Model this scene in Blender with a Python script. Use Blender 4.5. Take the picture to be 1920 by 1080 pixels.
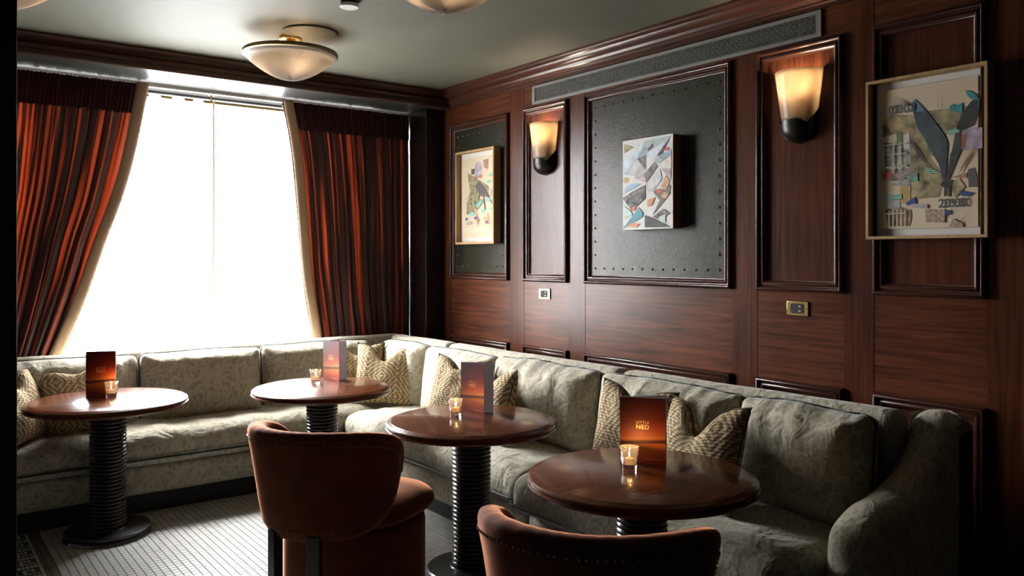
import bpy, bmesh, math, random
from mathutils import Vector, Matrix, noise

for o in list(bpy.data.objects):
    bpy.data.objects.remove(o)
sc = bpy.context.scene
col = sc.collection
PI = math.pi
random.seed(7)

# ------------------------------------------------------------------ camera, sky, exposure
cam_d = bpy.data.cameras.new('camera')
cam_d.sensor_width = 36.0
cam_d.lens = 36.0 * 1527.0 / 1920.0
cam_d.shift_y = -58.0 / 1920.0
cam_d.clip_start = 0.02
cam = bpy.data.objects.new('camera', cam_d)
cam.location = (0, 0, 1.5)
cam.rotation_euler = (PI / 2, 0, -math.radians(37.2))
col.objects.link(cam)
sc.camera = cam

SKY = 190.0
world = bpy.data.worlds.new('overcast_sky')
sc.world = world
world.use_nodes = True
bgn = world.node_tree.nodes['Background']
# overcast sky: zenith about twice as bright as the horizon, dull ground below it
wnt = world.node_tree
def wnode(kind, **kw):
    n = wnt.nodes.new(kind)
    for k, v in kw.items(): setattr(n, k, v)
    return n
wtc = wnode('ShaderNodeTexCoord'); wsep = wnode('ShaderNodeSeparateXYZ'); wnt.links.new(wtc.outputs['Generated'], wsep.inputs[0])
wup = wnode('ShaderNodeMapRange'); wup.inputs['From Min'].default_value = 0; wup.inputs['From Max'].default_value = 1
wup.inputs['To Min'].default_value = SKY/2.2; wup.inputs['To Max'].default_value = SKY; wnt.links.new(wsep.outputs['Z'], wup.inputs['Value'])
wst = wnode('ShaderNodeMapRange'); wst.inputs['From Min'].default_value = -0.04; wst.inputs['From Max'].default_value = 0.02
wst.inputs['To Min'].default_value = 0.30; wst.inputs['To Max'].default_value = 1.0; wnt.links.new(wsep.outputs['Z'], wst.inputs['Value'])
wmu = wnode('ShaderNodeMath', operation='MULTIPLY'); wnt.links.new(wup.outputs[0], wmu.inputs[0]); wnt.links.new(wst.outputs[0], wmu.inputs[1])
bgn.inputs['Color'].default_value = (0.98, 0.99, 1.0, 1)
wnt.links.new(wmu.outputs[0], bgn.inputs['Strength'])

portal_d = bpy.data.lights.new('window_portal', 'AREA')
portal_d.shape = 'RECTANGLE'
portal_d.size = 3.1
portal_d.size_y = 2.2
portal_d.cycles.is_portal = True
portal = bpy.data.objects.new('window_portal', portal_d)
portal.location = (1.72, 6.28, 1.55)
portal.rotation_euler = (-PI / 2, 0, 0)      # faces into the room (-Y)
col.objects.link(portal)

vs = sc.view_settings
vs.view_transform = 'Standard'
vs.look = 'None'
vs.gamma = 1.0
vs.use_curve_mapping = False
vs.exposure = 0.0
SCONCE_W = 10.0
CEIL_W = 4.0
CANDLE_W = 0.5

# ------------------------------------------------------------------ helpers
def tag(o, label=None, cat=None, group=None, kind=None):
    if label: o['label'] = label
    if cat: o['category'] = cat
    if group: o['group'] = group
    if kind: o['kind'] = kind
    return o

def empty(name, loc=(0, 0, 0), rz=0.0):
    o = bpy.data.objects.new(name, None)
    o.empty_display_size = 0.1
    o.location = loc
    o.rotation_euler = (0, 0, rz)
    col.objects.link(o)
    return o

def link(name, me, parent=None, loc=None, rot=None):
    o = bpy.data.objects.new(name, me)
    col.objects.link(o)
    if parent: o.parent = parent
    if loc: o.location = loc
    if rot: o.rotation_euler = rot
    return o

def copy_tree(o, parent=None):
    c = o.copy()
    col.objects.link(c)
    c.parent = parent
    for ch in list(o.children):
        copy_tree(ch, c)
    return c

class MB:
    """collects vertices and faces of one mesh"""
    def __init__(self):
        self.v = []; self.f = []; self.uv = None
    def box(self, x0, x1, y0, y1, z0, z1):
        n = len(self.v)
        self.v += [(x0,y0,z0),(x1,y0,z0),(x1,y1,z0),(x0,y1,z0),(x0,y0,z1),(x1,y0,z1),(x1,y1,z1),(x0,y1,z1)]
        self.f += [tuple(n+i for i in q) for q in ((0,3,2,1),(4,5,6,7),(0,1,5,4),(1,2,6,5),(2,3,7,6),(3,0,4,7))]
        return self
    def grid(self, fn, nu, nv, closeu=False, closev=False):
        n = len(self.v)
        mu = nu if closeu else nu + 1
        mv = nv if closev else nv + 1
        for i in range(mu):
            for j in range(mv):
                self.v.append(tuple(fn(i / nu, j / nv)))
        for i in range(nu):
            for j in range(nv):
                a = n + (i % mu) * mv + (j % mv); b = n + ((i+1) % mu) * mv + (j % mv)
                c = n + ((i+1) % mu) * mv + ((j+1) % mv); d = n + (i % mu) * mv + ((j+1) % mv)
                self.f.append((a, b, c, d))
        return self
    def lathe(self, prof, seg=48, cx=0, cy=0, ribs=None, a0=0, a1=2*PI):
        full = abs(a1 - a0 - 2*PI) < 1e-6
        n = len(self.v); m = seg if full else seg + 1
        for i in range(m):
            a = a0 + (a1 - a0) * i / seg
            for (r, z) in prof:
                rr = r * (1 + (ribs(a, r, z) if ribs else 0))
                self.v.append((cx + rr*math.cos(a), cy + rr*math.sin(a), z))
        k = len(prof)
        for i in range(seg):
            for j in range(k - 1):
                a = n + i*k + j; b = n + ((i+1) % m)*k + j
                self.f.append((a, b, b+1, a+1))
        return self
    def tube(self, pts, r, seg=8, closed=False, caps=True):
        pts = [Vector(p) for p in pts]
        n0 = len(self.v); N = len(pts)
        up = Vector((0, 0, 1))
        for i, p in enumerate(pts):
            if closed: t = pts[(i+1) % N] - pts[i-1]
            else: t = pts[min(i+1, N-1)] - pts[max(i-1, 0)]
            t.normalize()
            a = t.cross(up)
            if a.length < 1e-3: a = t.cross(Vector((1, 0, 0)))
            a.normalize(); b = a.cross(t)
            for k in range(seg):
                q = 2*PI*k/seg
                self.v.append(tuple(p + r*(math.cos(q)*a + math.sin(q)*b)))
        for i in range(N if closed else N - 1):
            for k in range(seg):
                a = n0 + i*seg + k; b = n0 + i*seg + (k+1) % seg
                j = (i+1) % N
                self.f.append((a, b, n0 + j*seg + (k+1) % seg, n0 + j*seg + k))
        if caps and not closed:
            self.f.append(tuple(n0 + k for k in range(seg))[::-1])
            self.f.append(tuple(n0 + (N-1)*seg + k for k in range(seg)))
        return self
    def prism(self, pts, z0, z1):
        n = len(self.v); k = len(pts)
        self.v += [(x, y, z0) for x, y in pts] + [(x, y, z1) for x, y in pts]
        self.f.append(tuple(n + i for i in range(k))[::-1])
        self.f.append(tuple(n + k + i for i in range(k)))
        for i in range(k):
            j = (i+1) % k
            self.f.append((n+i, n+j, n+k+j, n+k+i))
        return self
    def sphere(self, c, r, seg=8, rings=5, sz=1.0):
        prof = [(r*math.sin(PI*i/rings)+1e-5, c[2] - sz*r*math.cos(PI*i/rings)) for i in range(rings+1)]
        return self.lathe(prof, seg, c[0], c[1])
    def mesh(self, name, mat, smooth=True, angle=40):
        me = bpy.data.meshes.new(name)
        me.from_pydata(self.v, [], self.f)
        bm = bmesh.new(); bm.from_mesh(me)
        bmesh.ops.remove_doubles(bm, verts=bm.verts, dist=1e-5)
        bmesh.ops.recalc_face_normals(bm, faces=bm.faces)
        bm.to_mesh(me); bm.free()
        if mat: me.materials.append(mat)
        if smooth:
            me.polygons.foreach_set('use_smooth', [True]*len(me.polygons))
            me.set_sharp_from_angle(angle=math.radians(angle))
        me.update()
        return me
    def build(self, name, mat, parent=None, smooth=True, angle=40, bevel=0.0, loc=None, rot=None):
        o = link(name, self.mesh(name, mat, smooth, angle), parent, loc, rot)
        if bevel:
            m = o.modifiers.new('bevel', 'BEVEL'); m.width = bevel; m.segments = 2; m.limit_method = 'ANGLE'
        return o

def box(name, mat, parent, x0, x1, y0, y1, z0, z1, bevel=0.0):
    return MB().box(x0, x1, y0, y1, z0, z1).build(name, mat, parent, smooth=bool(bevel), bevel=bevel)

def struct(o):
    o['kind'] = 'structure'
    return o

def axis_steps(h, r, n):
    """positions in [-h,h], denser in the rounded rims"""
    a = [-h + r*(1 - math.cos(PI/2*i/3))*0.999 for i in range(3)]
    b = [-h + r + (2*h - 2*r)*i/n for i in range(n+1)]
    return a + b + [-x for x in reversed(a)]

def soft_box(hx, hy, hz, r, nx, ny, nz, deform=None):
    """box with rounded rims as one closed grid; deform moves points (Vector)"""
    X, Y, Z = axis_steps(hx, r, nx), axis_steps(hy, r, ny), axis_steps(hz, r, nz)
    idx = {}; verts = []; faces = []
    def vert(x, y, z):
        k = (round(x, 5), round(y, 5), round(z, 5))
        if k in idx: return idx[k]
        p = Vector((x, y, z))
        q = Vector((max(-hx+r, min(hx-r, x)), max(-hy+r, min(hy-r, y)), max(-hz+r, min(hz-r, z))))
        d = p - q
        if d.length > 1e-9: p = q + d.normalized()*r
        if deform: p = deform(p)
        idx[k] = len(verts); verts.append(tuple(p)); return idx[k]
    def face_grid(A, B, mk, flip):
        for i in range(len(A)-1):
            for j in range(len(B)-1):
                q = [mk(A[i], B[j]), mk(A[i+1], B[j]), mk(A[i+1], B[j+1]), mk(A[i], B[j+1])]
                faces.append(tuple(vert(*p) for p in (q[::-1] if flip else q)))
    face_grid(X, Y, lambda a, b: (a, b, hz), False); face_grid(X, Y, lambda a, b: (a, b, -hz), True)
    face_grid(Y, Z, lambda a, b: (hx, a, b), False); face_grid(Y, Z, lambda a, b: (-hx, a, b), True)
    face_grid(X, Z, lambda a, b: (a, hy, b), True); face_grid(X, Z, lambda a, b: (a, -hy, b), False)
    m = MB(); m.v = verts; m.f = faces
    return m

# ------------------------------------------------------------------ materials
def new_mat(name):
    m = bpy.data.materials.new(name); m.use_nodes = True
    nt = m.node_tree; b = nt.nodes['Principled BSDF']
    return m, nt, b

def N(nt, kind, **kw):
    n = nt.nodes.new(kind)
    for k, v in kw.items():
        if k.startswith('i_'): n.inputs[k[2:].replace('_', ' ')].default_value = v
        else: setattr(n, k, v)
    return n

def rgba(c): return (c[0], c[1], c[2], 1)

def flat(name, c, rough=0.5, metal=0.0, spec=0.5, coat=0.0, coat_rough=0.1, var=0.0, vscale=20.0, bump=0.0, bscale=80.0, sheen=0.0, sheen_tint=(1,1,1)):
    m, nt, b = new_mat(name)
    b.inputs['Base Color'].default_value = rgba(c)
    b.inputs['Roughness'].default_value = rough
    b.inputs['Metallic'].default_value = metal
    b.inputs['Specular IOR Level'].default_value = spec
    b.inputs['Coat Weight'].default_value = coat
    b.inputs['Coat Roughness'].default_value = coat_rough
    b.inputs['Sheen Weight'].default_value = sheen
    b.inputs['Sheen Tint'].default_value = rgba(sheen_tint); b.inputs['Sheen Roughness'].default_value = 0.3
    tc = N(nt, 'ShaderNodeTexCoord')
    if var:
        no = N(nt, 'ShaderNodeTexNoise'); no.inputs['Scale'].default_value = vscale; no.inputs['Detail'].default_value = 4
        nt.links.new(tc.outputs['Object'], no.inputs['Vector'])
        r = N(nt, 'ShaderNodeValToRGB')
        r.color_ramp.elements[0].position = 0.3; r.color_ramp.elements[1].position = 0.7
        r.color_ramp.elements[0].color = rgba([x*(1-var) for x in c]); r.color_ramp.elements[1].color = rgba([min(1, x*(1+var)) for x in c])
        nt.links.new(no.outputs['Fac'], r.inputs['Fac']); nt.links.new(r.outputs['Color'], b.inputs['Base Color'])
    if bump:
        n2 = N(nt, 'ShaderNodeTexNoise'); n2.inputs['Scale'].default_value = bscale; n2.inputs['Detail'].default_value = 3
        nt.links.new(tc.outputs['Object'], n2.inputs['Vector'])
        bp = N(nt, 'ShaderNodeBump'); bp.inputs['Strength'].default_value = bump; bp.inputs['Distance'].default_value = 0.004
        nt.links.new(n2.outputs['Fac'], bp.inputs['Height']); nt.links.new(bp.outputs['Normal'], b.inputs['Normal'])
    return m

def wood(name, c0, c1, grain='z', rough=0.30, coat=0.0, scale=1.0, coat_rough=0.25, bump=0.10, spec=0.15):
    m, nt, b = new_mat(name)
    tc = N(nt, 'ShaderNodeTexCoord'); mp = N(nt, 'ShaderNodeMapping')
    s = {'x': (1.2, 28, 28), 'y': (28, 1.2, 28), 'z': (28, 28, 1.2)}[grain]
    mp.inputs['Scale'].default_value = [q*scale for q in s]
    nt.links.new(tc.outputs['Object'], mp.inputs['Vector'])
    n1 = N(nt, 'ShaderNodeTexNoise'); n1.inputs['Scale'].default_value = 1.6; n1.inputs['Detail'].default_value = 6; n1.inputs['Roughness'].default_value = 0.62
    n1.inputs['Distortion'].default_value = 0.6
    nt.links.new(mp.outputs['Vector'], n1.inputs['Vector'])
    n3 = N(nt, 'ShaderNodeTexNoise'); n3.inputs['Scale'].default_value = 2.2; n3.inputs['Detail'].default_value = 2
    nt.links.new(tc.outputs['Object'], n3.inputs['Vector'])
    mx = N(nt, 'ShaderNodeMath', operation='MULTIPLY_ADD'); mx.inputs[1].default_value = 0.45
    nt.links.new(n3.outputs['Fac'], mx.inputs[0]); nt.links.new(n1.outputs['Fac'], mx.inputs[2])
    src = mx.outputs[0]
    r = N(nt, 'ShaderNodeValToRGB')
    r.color_ramp.elements[0].position = 0.5; r.color_ramp.elements[1].position = 0.95
    r.color_ramp.elements[0].color = rgba(c0); r.color_ramp.elements[1].color = rgba(c1)
    nt.links.new(src, r.inputs['Fac']); nt.links.new(r.outputs['Color'], b.inputs['Base Color'])
    b.inputs['Roughness'].default_value = rough; b.inputs['Specular IOR Level'].default_value = spec
    b.inputs['Coat Weight'].default_value = coat; b.inputs['Coat Roughness'].default_value = coat_rough
    bp = N(nt, 'ShaderNodeBump'); bp.inputs['Strength'].default_value = bump; bp.inputs['Distance'].default_value = 0.002
    nt.links.new(n1.outputs['Fac'], bp.inputs['Height']); nt.links.new(bp.outputs['Normal'], b.inputs['Normal'])
    return m

def damask(name, dark, light, scale=9.0):
    """woven foliage pattern: warped leaf outlines over a fine weave"""
    m, nt, b = new_mat(name)
    tc = N(nt, 'ShaderNodeTexCoord')
    wn = N(nt, 'ShaderNodeTexNoise'); wn.inputs['Scale'].default_value = 7; wn.inputs['Detail'].default_value = 1
    nt.links.new(tc.outputs['Object'], wn.inputs['Vector'])
    ad = N(nt, 'ShaderNodeVectorMath', operation='MULTIPLY_ADD'); ad.inputs[1].default_value = (0.16, 0.16, 0.16)
    nt.links.new(wn.outputs['Color'], ad.inputs[0]); nt.links.new(tc.outputs['Object'], ad.inputs[2])
    mp = N(nt, 'ShaderNodeMapping'); mp.inputs['Scale'].default_value = (1.0, 1.0, 0.55); mp.inputs['Rotation'].default_value = (0.5, 0.35, 0.0)
    nt.links.new(ad.outputs[0], mp.inputs['Vector'])
    v1 = N(nt, 'ShaderNodeTexVoronoi', feature='DISTANCE_TO_EDGE'); v1.inputs['Scale'].default_value = scale*3.2
    v2 = N(nt, 'ShaderNodeTexVoronoi', feature='DISTANCE_TO_EDGE'); v2.inputs['Scale'].default_value = scale
    wv = N(nt, 'ShaderNodeTexWave', wave_type='RINGS'); wv.inputs['Scale'].default_value = scale*1.1; wv.inputs['Distortion'].default_value = 9; wv.inputs['Detail'].default_value = 1
    for q in (v1, v2, wv): nt.links.new(mp.outputs['Vector'], q.inputs['Vector'])
    def ramp(sock, p0, p1, a, c):
        r = N(nt, 'ShaderNodeMapRange'); r.inputs['From Min'].default_value = p0; r.inputs['From Max'].default_value = p1
        r.inputs['To Min'].default_value = a; r.inputs['To Max'].default_value = c
        nt.links.new(sock, r.inputs['Value']); return r.outputs[0]
    e1 = ramp(v1.outputs['Distance'], 0.02, 0.09, 1, 0)
    e2 = ramp(v2.outputs['Distance'], 0.01, 0.06, 1, 0)
    e3 = ramp(wv.outputs['Fac'], 0.62, 0.85, 0, 0.7)
    mxa = N(nt, 'ShaderNodeMath', operation='MAXIMUM'); nt.links.new(e1, mxa.inputs[0]); nt.links.new(e2, mxa.inputs[1])
    mxb = N(nt, 'ShaderNodeMath', operation='MAXIMUM'); nt.links.new(mxa.outputs[0], mxb.inputs[0]); nt.links.new(e3, mxb.inputs[1])
    fine = N(nt, 'ShaderNodeTexNoise'); fine.inputs['Scale'].default_value = 240; fine.inputs['Detail'].default_value = 2
    nt.links.new(tc.outputs['Object'], fine.inputs['Vector'])
    mm = N(nt, 'ShaderNodeMath', operation='MULTIPLY'); nt.links.new(mxb.outputs[0], mm.inputs[0]); nt.links.new(ramp(fine.outputs['Fac'], 0.3, 0.7, 0.4, 1.0), mm.inputs[1])
    mix = N(nt, 'ShaderNodeMix', data_type='RGBA'); mix.inputs['A'].default_value = rgba(dark); mix.inputs['B'].default_value = rgba(light)
    nt.links.new(mm.outputs[0], mix.inputs['Factor']); nt.links.new(mix.outputs['Result'], b.inputs['Base Color'])
    b.inputs['Roughness'].default_value = 0.82; b.inputs['Specular IOR Level'].default_value = 0.25
    b.inputs['Sheen Weight'].default_value = 0.25; b.inputs['Sheen Roughness'].default_value = 0.4
    # soft creases of a well used down cushion
    wr = N(nt, 'ShaderNodeTexNoise'); wr.inputs['Scale'].default_value = 9; wr.inputs['Detail'].default_value = 3; wr.inputs['Distortion'].default_value = 1.2
    nt.links.new(tc.outputs['Object'], wr.inputs['Vector'])
    b1 = N(nt, 'ShaderNodeBump'); b1.inputs['Strength'].default_value = 0.42; b1.inputs['Distance'].default_value = 0.035
    nt.links.new(wr.outputs['Fac'], b1.inputs['Height'])
    b2 = N(nt, 'ShaderNodeBump'); b2.inputs['Strength'].default_value = 0.25; b2.inputs['Distance'].default_value = 0.002
    nt.links.new(fine.outputs['Fac'], b2.inputs['Height']); nt.links.new(b1.outputs['Normal'], b2.inputs['Normal'])
    nt.links.new(b2.outputs['Normal'], b.inputs['Normal'])
    return m

def ikat(name):
    """gold and cream concentric diamonds broken into dashes, on the pillow's own UV"""
    m, nt, b = new_mat(name)
    uv = N(nt, 'ShaderNodeUVMap'); sx = N(nt, 'ShaderNodeSeparateXYZ'); nt.links.new(uv.outputs['UV'], sx.inputs[0])
    def mth(op, a, c=None, d=None):
        n = N(nt, 'ShaderNodeMath', operation=op)
        for i, q in enumerate((a, c, d)):
            if q is None: continue
            if isinstance(q, (int, float)): n.inputs[i].default_value = q
            else: nt.links.new(q, n.inputs[i])
        return n.outputs[0]
    nz = N(nt, 'ShaderNodeTexNoise'); nz.inputs['Scale'].default_value = 30; nt.links.new(uv.outputs['UV'], nz.inputs['Vector'])
    wob = mth('MULTIPLY_ADD', nz.outputs['Fac'], 0.05, -0.025)
    pu = mth('ABSOLUTE', mth('SUBTRACT', mth('FRACT', mth('MULTIPLY', mth('ADD', sx.outputs[0], wob), 2.0)), 0.5))
    pv = mth('ABSOLUTE', mth('SUBTRACT', mth('FRACT', mth('MULTIPLY_ADD', sx.outputs[1], 1.6, 0.25)), 0.5))
    d = mth('ADD', pu, pv)
    rings = mth('SINE', mth('MULTIPLY', d, 46.0))
    dash = mth('SINE', mth('MULTIPLY', mth('ADD', sx.outputs[1], mth('MULTIPLY', wob, 0.4)), 190.0))
    dash2 = mth('SINE', mth('MULTIPLY', sx.outputs[0], 70.0))
    f = mth('ADD', mth('MULTIPLY', rings, 0.55), mth('ADD', mth('MULTIPLY', dash, 0.45), mth('MULTIPLY', dash2, 0.25)))
    r = N(nt, 'ShaderNodeValToRGB')
    e = r.color_ramp.elements
    e[0].position = 0.28; e[0].color = (0.16, 0.10, 0.040, 1)
    e[1].position = 0.72; e[1].color = (0.46, 0.385, 0.265, 1)
    k = e.new(0.5); k.color = (0.29, 0.20, 0.09, 1)
    nt.links.new(mth('MULTIPLY_ADD', f, 0.5, 0.5), r.inputs['Fac'])
    nt.links.new(r.outputs['Color'], b.inputs['Base Color'])
    b.inputs['Roughness'].default_value = 0.85; b.inputs['Specular IOR Level'].default_value = 0.2
    bp = N(nt, 'ShaderNodeBump'); bp.inputs['Strength'].default_value = 0.35; bp.inputs['Distance'].default_value = 0.003
    nt.links.new(f, bp.inputs['Height']); nt.links.new(bp.outputs['Normal'], b.inputs['Normal'])
    return m

def translucent(name, c, trans_c, w_trans, w_clear=0.0, rough=0.8, vein=None):
    """diffuse cloth or glass that lets light through (w_trans) and has open weave (w_clear)"""
    m = bpy.data.materials.new(name); m.use_nodes = True
    nt = m.node_tree; nt.nodes.clear()
    out = N(nt, 'ShaderNodeOutputMaterial')
    d = N(nt, 'ShaderNodeBsdfPrincipled'); d.inputs['Base Color'].default_value = rgba(c); d.inputs['Roughness'].default_value = rough
    t = N(nt, 'ShaderNodeBsdfTranslucent'); t.inputs['Color'].default_value = rgba(trans_c)
    if vein:
        tc = N(nt, 'ShaderNodeTexCoord')
        wv = N(nt, 'ShaderNodeTexWave'); wv.inputs['Scale'].default_value = 5; wv.inputs['Distortion'].default_value = 7; wv.inputs['Detail'].default_value = 3
        nt.links.new(tc.outputs['Object'], wv.inputs['Vector'])
        r = N(nt, 'ShaderNodeValToRGB'); r.color_ramp.elements[0].color = rgba(vein); r.color_ramp.elements[1].color = rgba(trans_c)
        nt.links.new(wv.outputs['Fac'], r.inputs['Fac']); nt.links.new(r.outputs['Color'], t.inputs['Color'])
    mx = N(nt, 'ShaderNodeMixShader'); mx.inputs[0].default_value = w_trans
    nt.links.new(d.outputs[0], mx.inputs[1]); nt.links.new(t.outputs[0], mx.inputs[2])
    last = mx.outputs[0]
    if w_clear:
        tr = N(nt, 'ShaderNodeBsdfTransparent')
        m2 = N(nt, 'ShaderNodeMixShader'); m2.inputs[0].default_value = w_clear
        nt.links.new(last, m2.inputs[1]); nt.links.new(tr.outputs[0], m2.inputs[2]); last = m2.outputs[0]
    nt.links.new(last, out.inputs['Surface'])
    return m

def thin_glass(name, tint=(1, 1, 1), gloss=0.05):
    m = bpy.data.materials.new(name); m.use_nodes = True
    nt = m.node_tree; nt.nodes.clear()
    out = N(nt, 'ShaderNodeOutputMaterial'); tr = N(nt, 'ShaderNodeBsdfTransparent'); tr.inputs['Color'].default_value = rgba(tint)
    g = N(nt, 'ShaderNodeBsdfGlossy'); g.inputs['Roughness'].default_value = 0.03
    mx = N(nt, 'ShaderNodeMixShader')
    mx.inputs[0].default_value = gloss
    nt.links.new(tr.outputs[0], mx.inputs[1]); nt.links.new(g.outputs[0], mx.inputs[2])
    nt.links.new(mx.outputs[0], out.inputs['Surface'])
    return m

def emit(name, c, s):
    m = bpy.data.materials.new(name); m.use_nodes = True
    nt = m.node_tree; nt.nodes.clear()
    out = N(nt, 'ShaderNodeOutputMaterial'); e = N(nt, 'ShaderNodeEmission')
    e.inputs['Color'].default_value = rgba(c); e.inputs['Strength'].default_value = s
    nt.links.new(e.outputs[0], out.inputs['Surface'])
    return m

WOOD_D, WOOD_L = (0.020, 0.0048, 0.0024), (0.088, 0.025, 0.010)
wood_v = wood('mahogany_upright_grain', WOOD_D, WOOD_L, 'z')
wood_h = wood('mahogany_level_grain', WOOD_D, (0.120, 0.036, 0.0145), 'y')
wood_x = wood('mahogany_beam_grain', WOOD_D, WOOD_L, 'x')
wood_mould = wood('mahogany_moulding', (0.018, 0.007, 0.005), (0.062, 0.022, 0.013), 'y', rough=0.28, coat=0.12, coat_rough=0.15, bump=0.0, scale=.3, spec=.2)
wood_table = wood('polished_table_mahogany', (0.065, 0.018, 0.0075), (0.140, 0.044, 0.0165), 'x', rough=0.26, coat=0.35, coat_rough=0.1)
wood_dark = wood('ebonised_wood_and_pier_shade', (0.008, 0.006, 0.005), (0.016, 0.011, 0.009), 'z', rough=0.3, coat=0.5, coat_rough=0.2)
oak = wood('pale_oak', (0.30, 0.18, 0.085), (0.50, 0.33, 0.17), 'z', rough=0.55, coat=0.0)
walnut = wood('walnut_frame', (0.12, 0.05, 0.02), (0.22, 0.10, 0.04), 'z', rough=0.5, coat=0.0)
ceil_m = flat('olive_grey_lacquer', (0.098, 0.097, 0.074), rough=0.62, spec=.2, var=0.06, vscale=3, bump=0.05, bscale=160)
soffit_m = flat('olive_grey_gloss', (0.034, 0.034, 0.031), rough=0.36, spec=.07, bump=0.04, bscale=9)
dark_m = flat('dark_painted_wood', (0.008, 0.007, 0.007), rough=0.6)
leather = flat('black_green_leather', (0.021, 0.020, 0.0125), rough=0.28, spec=.15, var=0.25, vscale=7, bump=0.35, bscale=140)
stud_m = flat('antique_nail_brass', (0.17, 0.125, 0.08), rough=0.28, metal=1.0)
brass = flat('aged_brass', (0.52, 0.36, 0.13), rough=0.26, metal=1.0)
brass_d = flat('dark_brass', (0.20, 0.145, 0.07), rough=0.35, metal=1.0)
bronze = flat('dark_bronze', (0.016, 0.013, 0.011), rough=0.33, metal=0.6)
grille_m = flat('grey_enamel', (0.16, 0.155, 0.138), rough=0.4)
void_m = flat('black_void', (0.004, 0.004, 0.004), rough=0.9)
fabric = damask('sage_damask', (0.275, 0.25, 0.183), (0.47, 0.43, 0.33))
piping_m = flat('green_piping', (0.012, 0.024, 0.018), rough=0.7)
ikat_m = ikat('gold_ikat')
ikat_pipe = flat('brown_cord', (0.06, 0.035, 0.018), rough=0.8)
velvet = flat('rust_velvet', (0.088, 0.024, 0.0095), rough=0.85, spec=0.1, sheen=1.0, sheen_tint=(0.85, 0.36, 0.2), var=0.22, vscale=14, bump=0.12, bscale=40)
black_met = flat('blackened_steel', (0.014, 0.0135, 0.013), rough=0.28, metal=0.2, coat=0.3)
tile_w = flat('cream_tile', (0.50, 0.49, 0.46), rough=0.32, var=0.10, vscale=15)
tile_o = flat('olive_tile', (0.15, 0.14, 0.095), rough=0.32, var=0.15, vscale=25)
tile_k = flat('charcoal_tile', (0.035, 0.035, 0.037), rough=0.32, var=0.15, vscale=25)
grout = flat('dark_grout', (0.022, 0.020, 0.018), rough=0.9)
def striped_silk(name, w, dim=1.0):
    """rust silk coloured in irregular near-black stripes along the drop (UV u runs across the cloth)"""
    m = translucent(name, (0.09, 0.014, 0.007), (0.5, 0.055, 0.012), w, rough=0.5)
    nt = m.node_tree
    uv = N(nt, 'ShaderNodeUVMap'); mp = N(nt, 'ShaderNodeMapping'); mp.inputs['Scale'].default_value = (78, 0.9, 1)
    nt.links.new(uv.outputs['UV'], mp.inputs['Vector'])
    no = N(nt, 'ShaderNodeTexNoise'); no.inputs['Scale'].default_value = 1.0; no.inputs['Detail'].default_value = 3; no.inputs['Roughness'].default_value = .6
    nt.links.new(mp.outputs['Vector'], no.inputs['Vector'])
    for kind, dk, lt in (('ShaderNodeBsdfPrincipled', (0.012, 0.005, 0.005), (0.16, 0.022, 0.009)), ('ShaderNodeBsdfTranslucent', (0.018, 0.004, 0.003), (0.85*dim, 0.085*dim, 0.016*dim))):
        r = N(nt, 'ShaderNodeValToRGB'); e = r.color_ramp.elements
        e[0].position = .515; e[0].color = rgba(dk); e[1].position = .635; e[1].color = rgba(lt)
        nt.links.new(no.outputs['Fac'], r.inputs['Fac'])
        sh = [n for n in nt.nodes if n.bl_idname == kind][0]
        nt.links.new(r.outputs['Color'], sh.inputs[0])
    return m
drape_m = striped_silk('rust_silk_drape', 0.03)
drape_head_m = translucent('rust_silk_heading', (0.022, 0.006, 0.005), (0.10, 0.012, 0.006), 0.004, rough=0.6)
braid_m = translucent('tan_braid', (0.42, 0.29, 0.19), (0.46, 0.30, 0.19), 0.05)
sheer_m = translucent('white_sheer', (0.82, 0.82, 0.80), (0.9, 0.9, 0.88), 0.5, 0.5)
hem_m = translucent('sheer_hem', (0.55, 0.47, 0.38), (0.62, 0.50, 0.38), 0.02, 0.0)
white_m = flat('white_paint', (0.7, 0.69, 0.66), rough=0.4)
pane_m = thin_glass('window_glass')
cream_m = flat('cream_paper', (0.62, 0.52, 0.36), rough=0.8, var=0.04, vscale=8)
mat_m = flat('white_mount_board', (0.70, 0.67, 0.62), rough=0.85)

# ------------------------------------------------------------------ the room shell
H = 2.80
XW = 3.5            # face of the panelled wall
YB = 5.51           # face of the beam before the window
XL, YF = -1.4, -2.2

struct(box('ceiling', ceil_m, None, XL - .1, XW + .1, YF - .1, 6.3, H, H + .1))
fl = struct(box('floor', grout, None, XL - .1, XW + .1, YF - .1, 6.3, -0.1, -0.004))

wall = struct(box('wall_right', wood_v, None, XW + .03, XW + .15, YF - .1, 6.3, 0, H))
wl = struct(box('wall_left', dark_m, None, XL - .1, XL, YF - .1, 6.3, 0, H))
wf = struct(box('wall_front', dark_m, None, XL, XW + .03, YF - .1, YF, 0, H))
# dark end of the partition the picture is taken past
wp = struct(box('wall_partition', dark_m, None, XL, 0.2075, 2.0, 2.16, 0, H, bevel=0.004))
# window wall with its opening
WX0, WX1, WZ0, WZ1 = 0.18, 3.24, 0.45, 2.655
m = MB()
m.box(XL, WX0, 6.08, 6.24, 0, H); m.box(WX1, XW + .03, 6.08, 6.24, 0, H)
m.box(WX0, WX1, 6.08, 6.24, 0, WZ0); m.box(WX0, WX1, 6.08, 6.24, WZ1, H)
wb = struct(m.build('wall_back', dark_m, None, smooth=False))
# dropped beam and the pier at its right end
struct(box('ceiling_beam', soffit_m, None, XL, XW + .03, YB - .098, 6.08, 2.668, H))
struct(box('wall_pier', wood_dark, None, 3.335, XW + .03, YB, 6.08, 0, 2.668, bevel=0.004))  # same mahogany as the wall; its shade is put into this darker colour

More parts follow.
